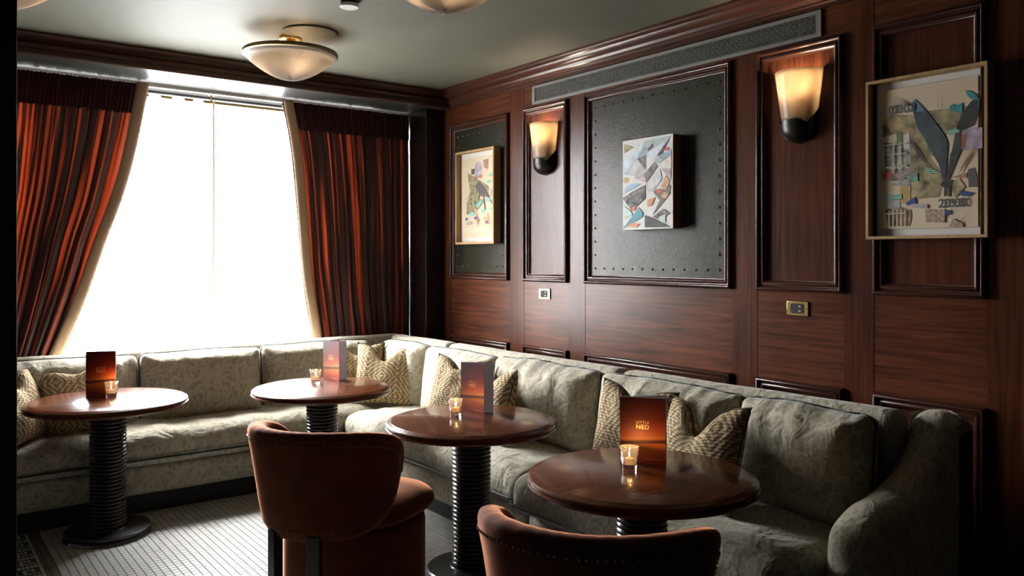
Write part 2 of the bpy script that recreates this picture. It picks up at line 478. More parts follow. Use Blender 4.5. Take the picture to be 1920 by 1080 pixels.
# window: frame, mullions, panes
wn = struct(empty('window_1', (0, 0, 0)))
def wpart(name, x0, x1, z0, z1, y0=6.10, y1=6.17, mat=white_m):
    return box(name, mat, wn, x0, x1, y0, y1, z0, z1)
wpart('window_frame', WX0, WX0 + .05, WZ0, WZ1); wpart('window_frame', WX1 - .05, WX1, WZ0, WZ1)
wpart('window_frame', WX0 + .05, WX1 - .05, WZ0, WZ0 + .05); wpart('window_frame', WX0 + .05, WX1 - .05, WZ1 - .05, WZ1)
cuts = [WX0 + .05, 1.20, 2.26, WX1 - .05]
for x in cuts[1:3]: wpart('mullion', x - .022, x + .022, WZ0 + .05, WZ1 - .05)
for i in range(3):
    a = cuts[i] + (.022 if i else 0); b = cuts[i+1] - (.022 if i < 2 else 0)
    wpart('pane', a, b, WZ0 + .05, WZ1 - .05, 6.133, 6.137, pane_m)
wpart('window_sill', WX0 - .05, WX1 + .05, WZ0 - .04, WZ0, 6.0, 6.17)

# ---- panelled wall: upright stiles, level rails, framed fields
T = 0.03
bays = [(4.64, 5.40), (4.00, 4.47), (2.70, 3.84), (2.07, 2.545), (1.452, 1.926), (0.30, 1.27), (-1.20, 0.12)]
ZP0, ZP1, ZL = 1.332, 2.53, 0.893
edges = [5.51]
for a, b in bays: edges += [b, a]
edges.append(YF)
for i in range(0, len(edges), 2):                          # stiles between bays
    b, a = edges[i], edges[i+1]
    box('stile', wood_v, wall, XW - .0015, XW + T, a + .0008, b - .0008, 0.0, 2.70)
prof = [(0, 0), (0, .012), (.003, .020), (.009, .025), (.015, .024), (.020, .016), (.022, .009), (.026, .008), (.031, .013), (.038, .014), (.044, .009), (.048, .002), (.052, .001), (.052, -.012)]
def frame_mould(name, y0, y1, z0, z1, parent, mat, X=XW, prof=prof):
    m = MB(); n = len(prof)
    for cy, cz in ((1, 1), (-1, 1), (-1, -1), (1, -1)):
        for a, h in prof:
            y = (y1 - a) if cy > 0 else (y0 + a); z = (z1 - a) if cz > 0 else (z0 + a)
            m.v.append((X - h, y, z))
    for s in range(4):
        for k in range(n - 1):
            a = s*n + k; b = ((s+1) % 4)*n + k
            m.f.append((a, a+1, b+1, b))
    return m.build(name, mat, parent, angle=50)
stud_me = MB().lathe([(1e-5, .0062), (.004, .0050), (.0062, .0026), (.0068, 0)], 8).mesh('nailhead', stud_m)
def stud(parent, y, z, X):
    return link('nailhead', stud_me, parent, (X, y, z), (0, -PI/2, 0))
for i, (a, b) in enumerate(bays):
    box('rail', wood_h, wall, XW, XW + T, a, b, ZP1, 2.70)
    box('rail', wood_h, wall, XW, XW + T, a, b, ZL, ZP0)
    box('rail', wood_h, wall, XW, XW + T, a, b, 0, .16)
    frame_mould('panel_moulding', a, b, ZP0, ZP1, wall, wood_mould)
    frame_mould('panel_moulding', a, b, .16, ZL, wall, wood_mould)
    box('panel', wood_v, wall, XW + .011, XW + T, a + .03, b - .03, .19, ZL - .03)
    if i in (0, 2):
        lp = box('leather_panel', leather, wall, XW + .004, XW + T, a + .045, b - .045, ZP0 + .045, ZP1 - .045)
        y0, y1, z0, z1 = a + .088, b - .088, ZP0 + .097, ZP1 - .095
        ny = 12 if i == 2 else 8; nz = 12
        for k in range(ny + 1):
            yy = y0 + (y1 - y0)*k/ny
            stud(lp, yy, z0, XW + .004); stud(lp, yy, z1, XW + .004)
        for k in range(1, nz):
            zz = z0 + (z1 - z0)*k/nz
            stud(lp, y0, zz, XW + .004); stud(lp, y1, zz, XW + .004)
    else:
        box('panel', wood_v, wall, XW + .011, XW + T, a + .03, b - .03, ZP0 + .03, ZP1 - .03)

# crown moulding, mitred in the corner
cp = [(.118, 2.80), (.118, 2.788), (.110, 2.785), (.104, 2.776), (.088, 2.768), (.080, 2.752), (.066, 2.742), (.046, 2.736), (.040, 2.722), (.030, 2.716), (.022, 2.706), (.022, 2.697), (.012, 2.692), (.012, 2.676), (0, 2.674)]
m = MB()
for d, z in cp: m.v += [(XW - d, YF, z), (XW - d, YB - d, z)]
for k in range(len(cp) - 1): m.f.append((2*k, 2*k+1, 2*k+3, 2*k+2))
struct(m.build('trim_1', wood_mould, None, angle=35))
wood_mx = wood('mahogany_beam_moulding', (0.018, 0.007, 0.005), (0.062, 0.022, 0.013), 'x', rough=0.28, coat=0.12, coat_rough=0.15, bump=0.0, scale=.3, spec=.2)
m = MB()
cp2 = [(.124, 2.80), (.124, 2.790), (.118, 2.784), (.106, 2.776), (.1005, 2.762), (.1005, 2.748), (.108, 2.742), (.114, 2.732), (.112, 2.722), (.104, 2.714), (.104, 2.704), (.110, 2.698), (.110, 2.676), (.104, 2.668), (.098, 2.668)]
for d, z in cp2: m.v += [(XW - .01, YB - d, z), (XL, YB - d, z)]
for k in range(len(cp2) - 1): m.f.append((2*k, 2*k+1, 2*k+3, 2*k+2))
struct(m.build('trim_2', wood_mx, None, angle=35))

# ---- floor mosaic: square tiles, a key-pattern border on the left
P = 0.0355
def tile_mesh(name, mat, s):
    h = s/2 - .0017
    m = MB(); e = .0012
    m.v = [(-h,-h,-.004),(h,-h,-.004),(h,h,-.004),(-h,h,-.004),(-h,-h,-.0008),(h,-h,-.0008),(h,h,-.0008),(-h,h,-.0008),(-h+e,-h+e,0),(h-e,-h+e,0),(h-e,h-e,0),(-h+e,h-e,0)]
    m.f = [(0,1,5,4),(1,2,6,5),(2,3,7,6),(3,0,4,7),(4,5,9,8),(5,6,10,9),(6,7,11,10),(7,4,8,11),(8,9,10,11)]
    return m
X_FIELD = 0.665
tiles = []                                   # (x, y, size, kind)
nx = int((3.2 - X_FIELD)/P); ny = int((5.45 - 1.0)/P)
for i in range(-2, nx):
    for j in range(ny):
        k = 'w'
        if i == -2: k = 'o'
        tiles.append((X_FIELD + (i + .5)*P, 1.0 + (j + .5)*P, P, k))
X_KEY = X_FIELD - 2*P
p2 = P/2
key = ["wwwwwwww", "kkkkkkkw", "kwwwwwkw", "kwkkkwkw", "kwkwkwkw", "kwkwwwkw", "kwkkkkkw", "kwwwwwww"]
for i in range(0, 16):
    for j in range(int((5.45 - 1.0)/p2)):
        ch = key[j % 8][i % 8] if i < 15 else 'o'
        if i in (0, 14): ch = 'o'
        if i in (1, 13): ch = 'w'
        tiles.append((X_KEY - (i + .5)*p2, 1.0 + (j + .5)*p2, p2, ch))
for i in range(0, 20):
    for j in range(ny):
        tiles.append((X_KEY - 16*p2 - (i + .5)*P, 1.0 + (j + .5)*P, P, 'w'))
cs, cn = math.sin(math.radians(37.2)), math.cos(math.radians(37.2))
def seen(t):                                  # rank of a tile by its nearness within the open floor
    x, y = t[0], t[1]
    d = x*cs + y*cn; u = (x*cn - y*cs)/d
    ok = -0.605 < u < -0.285 and d < 4.75 and 1.5/d < 598/1527 and t[2] == P
    return d if ok else 99
tiles.sort(key=seen)
mats = {'w': tile_w, 'o': tile_o, 'k': tile_k}
tm = {k: tile_mesh('tile', mats[k], P).mesh('tile', mats[k], smooth=False) for k in 'wo'}
for x, y, s, k in tiles[:300]:
    link('tile', tm[k], fl, (x, y, 0))
for k, nm in (('w', 'cream_tiles'), ('o', 'olive_tiles'), ('k', 'charcoal_tiles')):
    m = MB()
    for x, y, s, kk in tiles[300:]:
        if kk != k: continue
        q = tile_mesh('', None, s); n = len(m.v)
        m.v += [(x + a, y + b, c) for a, b, c in q.v]; m.f += [tuple(n + i for i in f) for f in q.f]
    me = bpy.data.meshes.new(nm); me.from_pydata(m.v, [], m.f); me.materials.append(mats[k])
    o = link(nm, me, fl); o['kind'] = 'stuff'

# ------------------------------------------------------------------ sectional sofa
sofa = empty('sectional_sofa', (2.4, 5.0, 0))
tag(sofa, 'L-shaped sage damask sectional sofa running under the window and along the panelled wall', 'sofa')
def sp(mb, name, c, parent=sofa, mat=fabric, rz=0.0, tilt=None):
    o = mb.build(name, mat, parent, angle=70)
    o.location = Vector(c) - Vector((2.4, 5.0, 0)) if parent is sofa else c
    o.rotation_euler = (tilt[0] if tilt else 0, tilt[1] if tilt else 0, rz)
    return o
XR, YR, ZR = 3.15, 5.67, 0.905         # outer top line of the back
# backs: along the window, then three lengths along the panelled wall
def rail_def(w):
    return lambda p: Vector((p.x, p.y + 0.02*max(0, p.z - .1), p.z + 0.006*noise.noise(p*5)))
def rail(name, x0, x1, y0, y1, z0, z1):
    hx, hy, hz = (x1-x0)/2, (y1-y0)/2, (z1-z0)/2
    mb = soft_box(hx, hy, hz, .045, 14 if hx > .2 else 3, 14 if hy > .2 else 3, 6, lambda p: p + Vector((0, 0, .004*noise.noise(p*4))))
    return sp(mb, name, ((x0+x1)/2, (y0+y1)/2, (z0+z1)/2))
rail('back_frame', 0.18, XR, YR - .13, YR, .12, ZR)
for a, b in ((4.735, YR - .132), (3.062, 4.729), (1.58, 3.056)):
    rail('back_frame', XR - .13, XR, a, b, .12, ZR + .004)
# seat frames and recessed plinths
SFX, SFY = 2.43, 5.03
rail('seat_frame', 0.18, XR - .135, SFY, YR - .135, .12, .292)
rail('seat_frame', SFX, XR - .135, 3.062, SFY - .003, .12, .292)
rail('seat_frame', SFX - .03, XR - .135, 1.60, 3.056, .12, .292)
o = box('plinth', dark_m, sofa, 0.25, XR - .05, SFY + .09, YR - .05, 0, .125); o.location = (-2.4, -5, 0)
o = box('plinth', dark_m, sofa, SFX + .1, XR - .05, 1.66, SFY + .08, 0, .125); o.location = (-2.4, -5, 0)

def seat_cushion(x0, x1, y0, y1, z0=.292, z1=.47, seed=0, n=22):
    hx, hy, hz = (x1-x0)/2, (y1-y0)/2, (z1-z0)/2
    sd = Vector((seed*3.1, seed*1.7, seed))
    def df(p):
        q = Vector((p.x/hx, p.y/hy, p.z/hz))
        top = max(0, q.z)
        p = p.copy()
        crown = (1 - q.x**4)*(1 - q.y**4)
        p.z += .03*top*crown
        big = max(hx, hy)
        along = p.x if hx > hy else p.y
        front = (-q.y if hx > hy else -q.x)
        # gathers along the front rim, dimples in the top
        p.z += top*(.013*noise.noise(p*6 + sd) + .009*noise.noise(Vector((p.x*18, p.y*9, 0)) + sd))
        pleat = .007*noise.noise(Vector((along*30, seed*2, 0)))*max(0, front)**2
        if hx > hy: p.y -= pleat + .020*max(0, front)*(1 - q.z**2)
        else: p.x -= pleat + .020*max(0, front)*(1 - q.z**2)
        return p
    nx_ = max(10, int(hx*2/.03)); ny_ = max(10, int(hy*2/.03))
    c = ((x0+x1)/2, (y0+y1)/2, (z0+z1)/2)
    o = sp(soft_box(hx, hy, hz, .055, nx_, ny_, 6, df), 'seat_cushion', c)
    # piped seam low on the box of the cushion
    r = .05; z = -.035
    pts = []
    for cx, cy, a0 in ((1, 1, 0), (-1, 1, PI/2), (-1, -1, PI), (1, -1, 1.5*PI)):
        for k in range(5):
            a = a0 + k*PI/8
            pts.append(df(Vector((cx*(hx - r) + (r+.003)*math.cos(a), cy*(hy - r) + (r+.003)*math.sin(a), z))))
    dense = []
    for i in range(len(pts)):
        a, b = pts[i], pts[(i+1) % len(pts)]
        k = max(1, int((b-a).length/.05))
        for s in range(k):
            q = a.lerp(b, s/k); dense.append(q)
    dense = [q if 0 else Vector((q.x - (.019 if (hy > hx and q.x < -hx + .03) else 0), q.y - (.019 if (hx > hy and q.y < -hy + .03) else 0), z)) for q in dense]
    MB().tube(dense, .0058, 6, closed=True).build('piping', piping_m, o)
    return o
seat_cushion(0.19, 2.94, 4.99, 5.50, seed=1)
seat_cushion(2.385, 2.95, 3.075, 4.975, seed=2)
seat_cushion(2.325, 2.95, 1.62, 3.062, seed=3, z1=.475)

def back_cushion(c, w, hgt, rz, seed, thick=.19, tilt=.16):
    """local: width x, thickness y (front -y), height z"""
    hx, hy, hz = w/2, thick/2, hgt/2
    sd = Vector((seed*2.3, seed*5.1, seed*.7))
    def df(p):
        q = Vector((p.x/hx, p.y/hy, p.z/hz))
        p = p.copy()
        face = (1 - q.x**4)*(1 - q.z**4)
        p.y += .035*q.y*face
        rim = max(abs(q.x), abs(q.z))
        p.y *= 1 - .45*max(0, rim - .75)/.25          # knife edged rim
        p.y -= .013*noise.noise(p*5 + sd)*face
        # pleats running in from the top edge and corners
        up = max(0, q.z)
        p.y -= (.024*noise.noise(Vector((p.x*22 + p.z*6, seed*3.0, p.z*3))))*up*(1 - abs(q.y)*.2)
        p.z += up*(-.016*q.x*q.x + .010*noise.noise(Vector((p.x*4, seed, 1)))) + .012*up*abs(q.x)**8
        p.x *= 1 - .02*(1 - q.z*q.z)
        p.y += .02*q.z*q.z*0
        return p
    nx_ = int(w/.022)
    o = sp(soft_box(hx, hy, hz, .05, nx_, 4, 20, df), 'back_cushion', c, rz=rz, tilt=(-tilt, 0))
    pts = []
    M = 18
    def loop(x, z): return df(Vector((x, 0, z)))
    r = .05
    for cx, cz, a0 in ((1, 1, 0), (-1, 1, PI/2), (-1, -1, PI), (1, -1, 1.5*PI)):
        for k in range(6):
            a = a0 + k*PI/10
            pts.append((cx*(hx - r) + r*math.cos(a), cz*(hz - r) + r*math.sin(a)))
    dense = []
    for i in range(len(pts)):
        a, b = pts[i], pts[(i+1) % len(pts)]
        L = math.hypot(b[0]-a[0], b[1]-a[1]); k = max(1, int(L/.02))
        for s in range(k):
            dense.append(loop(a[0] + (b[0]-a[0])*s/k, a[1] + (b[1]-a[1])*s/k))
    MB().tube(dense, .0072, 6, closed=True).build('piping', piping_m, o)
    return o
# window run, front faces -Y
for k, (x0, x1) in enumerate(((0.30, 1.205), (1.215, 1.975), (1.985, 2.80))):
    back_cushion(((x0+x1)/2, 5.435, .678), x1 - x0, .44, 0, k + 1, tilt=.13)
# wall run, front faces -X
for k, (y0, y1) in enumerate(((4.79, 5.40), (3.99, 4.775), (3.085, 3.98), (2.20, 3.07), (1.605, 2.19))):
    back_cushion((2.915, (y0+y1)/2, .672 + (.012 if k > 1 else 0)), y1 - y0, .45, -PI/2, k + 7, tilt=.12)

# scrolled arm at the near end
top = [(2.56, .12), (2.545, .30), (2.54, .46), (2.555, .545), (2.60, .60), (2.69, .638), (2.80, .655), (2.90, .68), (2.98, .715), (3.05, .775), (3.10, .845), (3.15, .895), (3.20, .912), (3.235, .905), (3.25, .87), (3.25, .5), (3.25, .12)]
def cr(P, n=6):
    out = []
    for i in range(len(P) - 1):
        p0, p1, p2_, p3 = P[max(i-1, 0)], P[i], P[i+1], P[min(i+2, len(P)-1)]
        for s in range(n):
            t = s/n
            out.append(tuple(.5*((2*p1[k]) + (-p0[k]+p2_[k])*t + (2*p0[k]-5*p1[k]+4*p2_[k]-p3[k])*t*t + (-p0[k]+3*p1[k]-3*p2_[k]+p3[k])*t**3) for k in range(len(p1))))
    out.append(P[-1]); return out
tc_ = cr(top, 5)
m = MB(); rr = .075
YA0, YA1 = 1.415, 1.60
sect = []
for k in range(9):
    a = PI*k/8
    sect.append(((YA0+YA1)/2 + (YA1-YA0)/2*math.cos(a), rr*(math.sin(a) - 1)))
nn = len(tc_)
cxm = sum(p[0] for p in tc_)/nn
for i, (x, z) in enumerate(tc_):
    a = Vector((tc_[min(i+1, nn-1)][0] - tc_[max(i-1, 0)][0], tc_[min(i+1, nn-1)][1] - tc_[max(i-1, 0)][1]))
    a.normalize(); nrm = Vector((-a.y, a.x))
    for y, d in sect: m.v.append((x + nrm.x*d, y, max(.12, z + nrm.y*d)))
ks = len(sect)
for i in range(nn - 1):
    for k in range(ks - 1): m.f.append((i*ks + k, i*ks + k + 1, (i+1)*ks + k + 1, (i+1)*ks + k))
# side walls: columns down to the arm's foot
for k in (0, ks - 1):
    base = len(m.v)
    for i in range(nn):
        x, y, z = m.v[i*ks + k]; m.v.append((x, y, .12))
    for i in range(nn - 1): m.f.append((i*ks + k, (i+1)*ks + k, base + i + 1, base + i))
o = m.build('arm', fabric, sofa, angle=60); o.location = (-2.4, -5.0, 0)

# ------------------------------------------------------------------ throw pillows
def pillow_mesh(name, seed, s=.42, fat=.085, chop=.09):
    hs = s/2; n = 22
    def surf(u, v, side):
        a, b = 2*u - 1, 2*v - 1
        ex = 1 - .085*(1 - a*a)*abs(b)**3*0 
        x = a*hs*(1 - .10*(1 - b*b)*(abs(a)**6)); y = b*hs*(1 - .10*(1 - a*a)*(abs(b)**6))
        t = fat*((1 - a**2)*(1 - b**2))**.45
        t += .012*noise.noise(Vector((a*2.2 + seed, b*2.2, side)))*(1 - a*a)*(1 - b*b)
        cut = math.exp(-(a/.34)**2)*max(0, b + .15)**1.6
        y -= chop*cut
        t *= 1 - .35*cut*min(1, chop*12)
        fold = .010*math.sin(9*a + seed)*max(0, b)*(1 - b**4)*(1 - a*a)
        return (x, side*t + fold - .02*cut, y)
    m = MB(); m.grid(lambda u, v: surf(u, v, -1), n, n); k = len(m.v)
    m.grid(lambda u, v: surf(u, v, 1), n, n)
    me = bpy.data.meshes.new(name); me.from_pydata(m.v, [], m.f); me.materials.append(ikat_m)
    uvl = me.uv_layers.new(name='UVMap')
    for poly in me.polygons:
        for li in poly.loop_indices:
            vi = me.loops[li].vertex_index % ((n+1)*(n+1))
            uvl.data[li].uv = (vi // (n+1) / n, vi % (n+1) / n)
    bm = bmesh.new(); bm.from_mesh(me); bmesh.ops.remove_doubles(bm, verts=bm.verts, dist=2e-4); bmesh.ops.recalc_face_normals(bm, faces=bm.faces); bm.to_mesh(me); bm.free()
    me.polygons.foreach_set('use_smooth', [True]*len(me.polygons))
    edge = []
    for i in range(n): edge.append(surf(i/n, 0, 0))
    for i in range(n): edge.append(surf(1, i/n, 0))
    for i in range(n): edge.append(surf(1 - i/n, 1, 0))
    for i in range(n): edge.append(surf(0, 1 - i/n, 0))
    return me, edge
def pillow(loc, face, lean, roll, seed, label, s=.42, chop=.09):
    """face: heading (radians) the pillow's front looks to; lean: tipped back; roll in its own plane"""
    me, edge = pillow_mesh('throw_pillow', seed, s, .08, chop)
    e = link('throw_pillow', me)
    R = Matrix.Rotation(face + PI/2, 4, 'Z') @ Matrix.Rotation(-lean, 4, 'X') @ Matrix.Rotation(roll, 4, 'Y')
    e.matrix_world = Matrix.Translation(loc) @ R
    MB().tube(edge, .0042, 6, closed=True).build('cord_piping', ikat_pipe, e)
    tag(e, label, 'pillow', 'gold patterned throw pillows on the sofa')
    return e
rad = math.radians
pillow((0.525, 5.175, .675), rad(-38), .3, .05, 1, 'gold patterned throw pillow cut off by the dark partition, leftmost on the sofa', .44)
pillow((0.855, 5.285, .665), rad(-93), .36, -.10, 2, 'gold patterned throw pillow slumped behind the leftmost round table', .42, .03)
pillow((2.62, 5.275, .69), rad(-115), .22, .0, 3, 'rear gold pillow in the sofa corner, mostly hidden by another pillow', .40, .06)
pillow((2.70, 5.02, .685), rad(-132), .28, .05, 4, 'gold diamond-patterned pillow with notched top standing in the sofa corner', .43)
pillow((2.70, 4.10, .69), rad(-165), .25, .04, 5, 'pale gold pillow behind the menu of the middle wall-side table', .42, .05)
pillow((2.66, 3.67, .675), rad(165), .32, -.12, 6, 'gold pillow leaning right of the menu on the middle wall-side table', .40, .05)
pillow((2.72, 2.66, .70), rad(-170), .22, .06, 7, 'pale gold pillow behind the menu of the nearest table', .42, .05)
pillow((2.64, 2.20, .69), rad(175), .30, -.03, 8, 'gold pillow with deep notched top in shadow, nearest the sofa arm', .44, .12)

# ------------------------------------------------------------------ round tables
def make_table(loc, label):
    t = empty('round_table', loc)
    tag(t, label, 'table', 'round pedestal tables before the sofa')
    R_, zt = .405, .735
    tp = [(1e-4, zt), (R_ - .030, zt), (R_ - .026, zt - .0015), (R_ - .022, zt - .004), (R_ - .010, zt - .006), (R_ - .003, zt - .011), (R_ - .001, zt - .017), (R_ - .006, zt - .021), (R_ - .006, zt - .024), (R_, zt - .027), (R_ + .002, zt - .033), (R_ - .004, zt - .040), (R_ - .016, zt - .044), (R_ - .06, zt - .046), (1e-4, zt - .046)]
    MB().lathe(tp, 96).build('table_top', wood_table, t, angle=30)
    # column: a stack of turned rings
    r0, pitch, z = .082, .0205, .052
    pr = [(1e-4, z)]
    n = int((zt - .05 - z)/pitch)
    for i in range(n):
        for k in range(5):
            a = -PI/2 + PI*k/4
            pr.append((r0 + .0105*math.cos(a), z + pitch*(i + .5) + pitch*.49*math.sin(a)))
    pr.append((r0, zt - .046)); pr.append((1e-4, zt - .046))
    MB().lathe(pr, 40).build('column', wood_dark, t, angle=80)
    MB().lathe([(1e-4, .052), (.098, .052), (.103, .046), (.18, .045), (.206, .043), (.213, .038), (.213, .026), (.207, .022), (.214, .018), (.218, .010), (.218, .0), (1e-4, 0)], 64).build('base_disc', black_met, t, angle=30)
    return t
TAB = [(0.922, 4.827), (2.022, 4.525), (2.178, 3.187), (2.115, 2.025)]
TL = ['leftmost round wooden pedestal table standing free before the window seat', 'round wooden pedestal table by the sofa corner, second from the left', 'round wooden pedestal table between the corner table and the nearest table', 'nearest round wooden pedestal table, largest in view with the brightest candle']
for (x, y), l in zip(TAB, TL): make_table((x, y, 0), l)

# ------------------------------------------------------------------ menus
def menu_cover():
    """printed cover: dark wine above, an amber sunset band below a dark horizon line (flat print)"""
    m, nt, b = new_mat('printed_menu_cover')
    uv = N(nt, 'ShaderNodeUVMap'); sx = N(nt, 'ShaderNodeSeparateXYZ'); nt.links.new(uv.outputs['UV'], sx.inputs[0])
    r = N(nt, 'ShaderNodeValToRGB'); e = r.color_ramp.elements
    e[0].position = 0.0; e[0].color = (0.20, 0.018, 0.006, 1)
    e[1].position = 1.0; e[1].color = (0.050, 0.004, 0.004, 1)
    for p, c in ((.10, (.30, .045, .012)), (.22, (.45, .12, .025)), (.262, (.40, .10, .02)), (.285, (.055, .012, .006)), (.31, (.055, .012, .006)), (.345, (.42, .13, .03)), (.45, (.30, .045, .012)), (.62, (.13, .009, .005))):
        k = e.new(p); k.color = rgba(c)
    nz = N(nt, 'ShaderNodeTexNoise'); nz.inputs['Scale'].default_value = 3.0; nt.links.new(uv.outputs['UV'], nz.inputs['Vector'])
    ma = N(nt, 'ShaderNodeMath', operation='MULTIPLY_ADD'); ma.inputs[1].default_value = -0.05
    nt.links.new(sx.outputs[0], ma.inputs[0]); nt.links.new(sx.outputs[1], ma.inputs[2])
    nt.links.new(ma.outputs[0], r.inputs['Fac'])
    # the amber is strongest to the right of the print
    mr = N(nt, 'ShaderNodeMapRange'); mr.inputs['To Min'].default_value = .45; mr.inputs['To Max'].default_value = 1.5
    nt.links.new(sx.outputs[0], mr.inputs['Value'])
    vm = N(nt, 'ShaderNodeVectorMath', operation='SCALE'); nt.links.new(r.outputs['Color'], vm.inputs[0]); nt.links.new(mr.outputs[0], vm.inputs['Scale'])
    nt.links.new(vm.outputs[0], b.inputs['Base Color'])
    b.inputs['Roughness'].default_value = 0.5; b.inputs['Specular IOR Level'].default_value = 0.3
    return m
cover_m = menu_cover()
menu_in = translucent('grey_menu_paper', (0.46, 0.42, 0.42), (0.40, 0.36, 0.37), 0.4)
menu_edge = flat('wine_menu_back', (0.035, 0.006, 0.005), rough=0.4)
foil = flat('gold_foil', (0.85, 0.50, 0.22), rough=0.4, metal=0.6)
MH = .243
def leaf(name, x1, y1, mat, parent, th=.0022, inner=None):
    """upright card from the spine (0,0) to (x1,y1)"""
    L = math.hypot(x1, y1); a = math.atan2(y1, x1)
    me = bpy.data.meshes.new(name)
    v = [(0, -th/2, 0), (L, -th/2, 0), (L, -th/2, MH), (0, -th/2, MH), (0, th/2, 0), (L, th/2, 0), (L, th/2, MH), (0, th/2, MH)]
    f = [(0, 1, 2, 3), (5, 4, 7, 6), (1, 5, 6, 2), (4, 0, 3, 7), (3, 2, 6, 7), (0, 4, 5, 1)]
    me.from_pydata(v, [], f)
    me.materials.append(mat); me.materials.append(inner or mat)
    for i, p in enumerate(me.polygons): p.material_index = 0 if i == 0 else 1
    u = me.uv_layers.new(name='UVMap')
    for p in me.polygons:
        for li in p.loop_indices:
            q = v[me.loops[li].vertex_index]; u.data[li].uv = (q[0]/L, q[2]/MH)
    o = link(name, me, parent); o.rotation_euler = (0, 0, a)
    return o, L
def text_object(name, curve, mat):
    tmp = bpy.data.objects.new('tmp', curve); col.objects.link(tmp)
    me = bpy.data.meshes.new_from_object(tmp.evaluated_get(bpy.context.evaluated_depsgraph_get()))
    bpy.data.objects.remove(tmp)
    me.materials.clear(); me.materials.append(mat); me.name = name
    return link(name, me)
def letters(parent, body, size, x, z, y, mat, name, space=1.0):
    c = bpy.data.curves.new(name, 'FONT'); c.body = body; c.size = size; c.align_x = 'CENTER'; c.extrude = .0001; c.space_character = space
    c.materials.append(mat)
    o = text_object(name, c, mat); o.parent = parent
    o.location = (x, y, z); o.rotation_euler = (PI/2, 0, 0)
    return o
def make_menu(spine, front, back, label):
    z = .7352
    t = empty('menu_card', (spine[0], spine[1], z))
    tag(t, label, 'menu', 'folded menus standing on the tables')
    fr, L = leaf('front_cover', front[0]-spine[0], front[1]-spine[1], cover_m, t, inner=menu_in)
    leaf('back_cover', back[0]-spine[0], back[1]-spine[1], menu_in, t, inner=menu_in)
    letters(fr, 'LITTLE', .0135, L*.5, MH*.605, -.0014, foil, 'gold_lettering', 1.25)
    letters(fr, 'NED', .023, L*.5, MH*.522, -.0014, foil, 'gold_lettering', 1.12)
    # fine foil border low on the cover
    b = MB()
    for s in (.07, .062): b.box(L*.55, L*.93, -.0013, -.0011, MH*s, MH*s + .0008)
    b.build('foil_line', foil, fr, smooth=False)
    return t
make_menu((0.844, 5.000), (0.979, 4.921), (0.990, 4.968), 'folded wine-red menu standing on the leftmost table')
make_menu((2.142, 4.776), (2.175, 4.617), (2.249, 4.673), 'folded wine-red menu standing on the corner table')
make_menu((2.251, 3.386), (2.279, 3.225), (2.363, 3.265), 'folded wine-red menu on the middle table of the wall side')
make_menu((2.165, 2.184), (2.261, 2.044), (2.322, 2.094), 'folded wine-red menu glowing amber on the nearest table')

# ------------------------------------------------------------------ cut-glass candle holders
def cut_glass():
    m, nt, b = new_mat('cut_crystal')
    b.inputs['Base Color'].default_value = (1, 1, 1, 1); b.inputs['Roughness'].default_value = 0.06
    b.inputs['Transmission Weight'].default_value = 0.94; b.inputs['IOR'].default_value = 1.5
    return m
crystal = cut_glass()
wax = translucent('candle_wax', (0.85, 0.75, 0.6), (0.9, 0.7, 0.45), 0.5)
flame_m = emit('candle_flame', (1.0, 0.62, 0.25), 60)
def make_candle(x, y, label, energy):
    z = .7352
    t = empty('candle_holder', (x, y, z)); tag(t, label, 'candle', 'cut glass candle holders on the tables')
    m = MB(); seg, rows = 36, 14
    def outer(u, v):
        r = .0265 + .0095*v + .0015*math.sin(v*PI)
        fac = 1 - .055*abs(math.sin(u*9*PI*1 + v*3.4)) - .055*abs(math.sin(u*9*PI - v*3.4)) if .12 < v < .9 else 1
        a = u*2*PI
        return (r*fac*math.cos(a), r*fac*math.sin(a), .083*v)
    m.grid(outer, seg, rows, closeu=True)
    m.lathe([(.0360, .083), (.0325, .0832), (.031, .070), (.0265, .022), (.022, .018), (1e-4, .017)], seg)
    m.lathe([(1e-4, 0), (.0265, 0)], seg)
    m.build('glass_tumbler', crystal, t, angle=20)
    MB().lathe([(1e-4, .018), (.0185, .018), (.0185, .042), (.016, .0425), (.004, .041), (1e-4, .041)], 24).build('tealight', wax, t)
    MB().tube([(0, 0, .041), (.001, 0, .047)], .0008, 5).build('wick', void_m, t)
    MB().lathe([(1e-4, .046), (.0022, .049), (.0036, .054), (.003, .061), (.0014, .068), (1e-4, .073)], 12).build('flame', flame_m, t)
    ld = bpy.data.lights.new('candle_light', 'POINT'); ld.energy = energy; ld.color = (1.0, .55, .2); ld.shadow_soft_size = .006
    lo = bpy.data.objects.new('candle_light', ld); col.objects.link(lo); lo.parent = t; lo.location = (0, 0, .090)
    return t
CL = ['cut glass candle holder beside the menu on the leftmost table', 'cut glass candle holder on the corner table', 'cut glass candle holder on the middle wall-side table', 'cut glass candle holder with bright flame on the nearest table']
for (x, y), l, k in zip([(0.947, 4.871), (2.038, 4.654), (2.152, 3.283), (2.110, 2.080)], CL, (.6, .6, .8, 1.3)):
    make_candle(x, y, l, CANDLE_W*k)

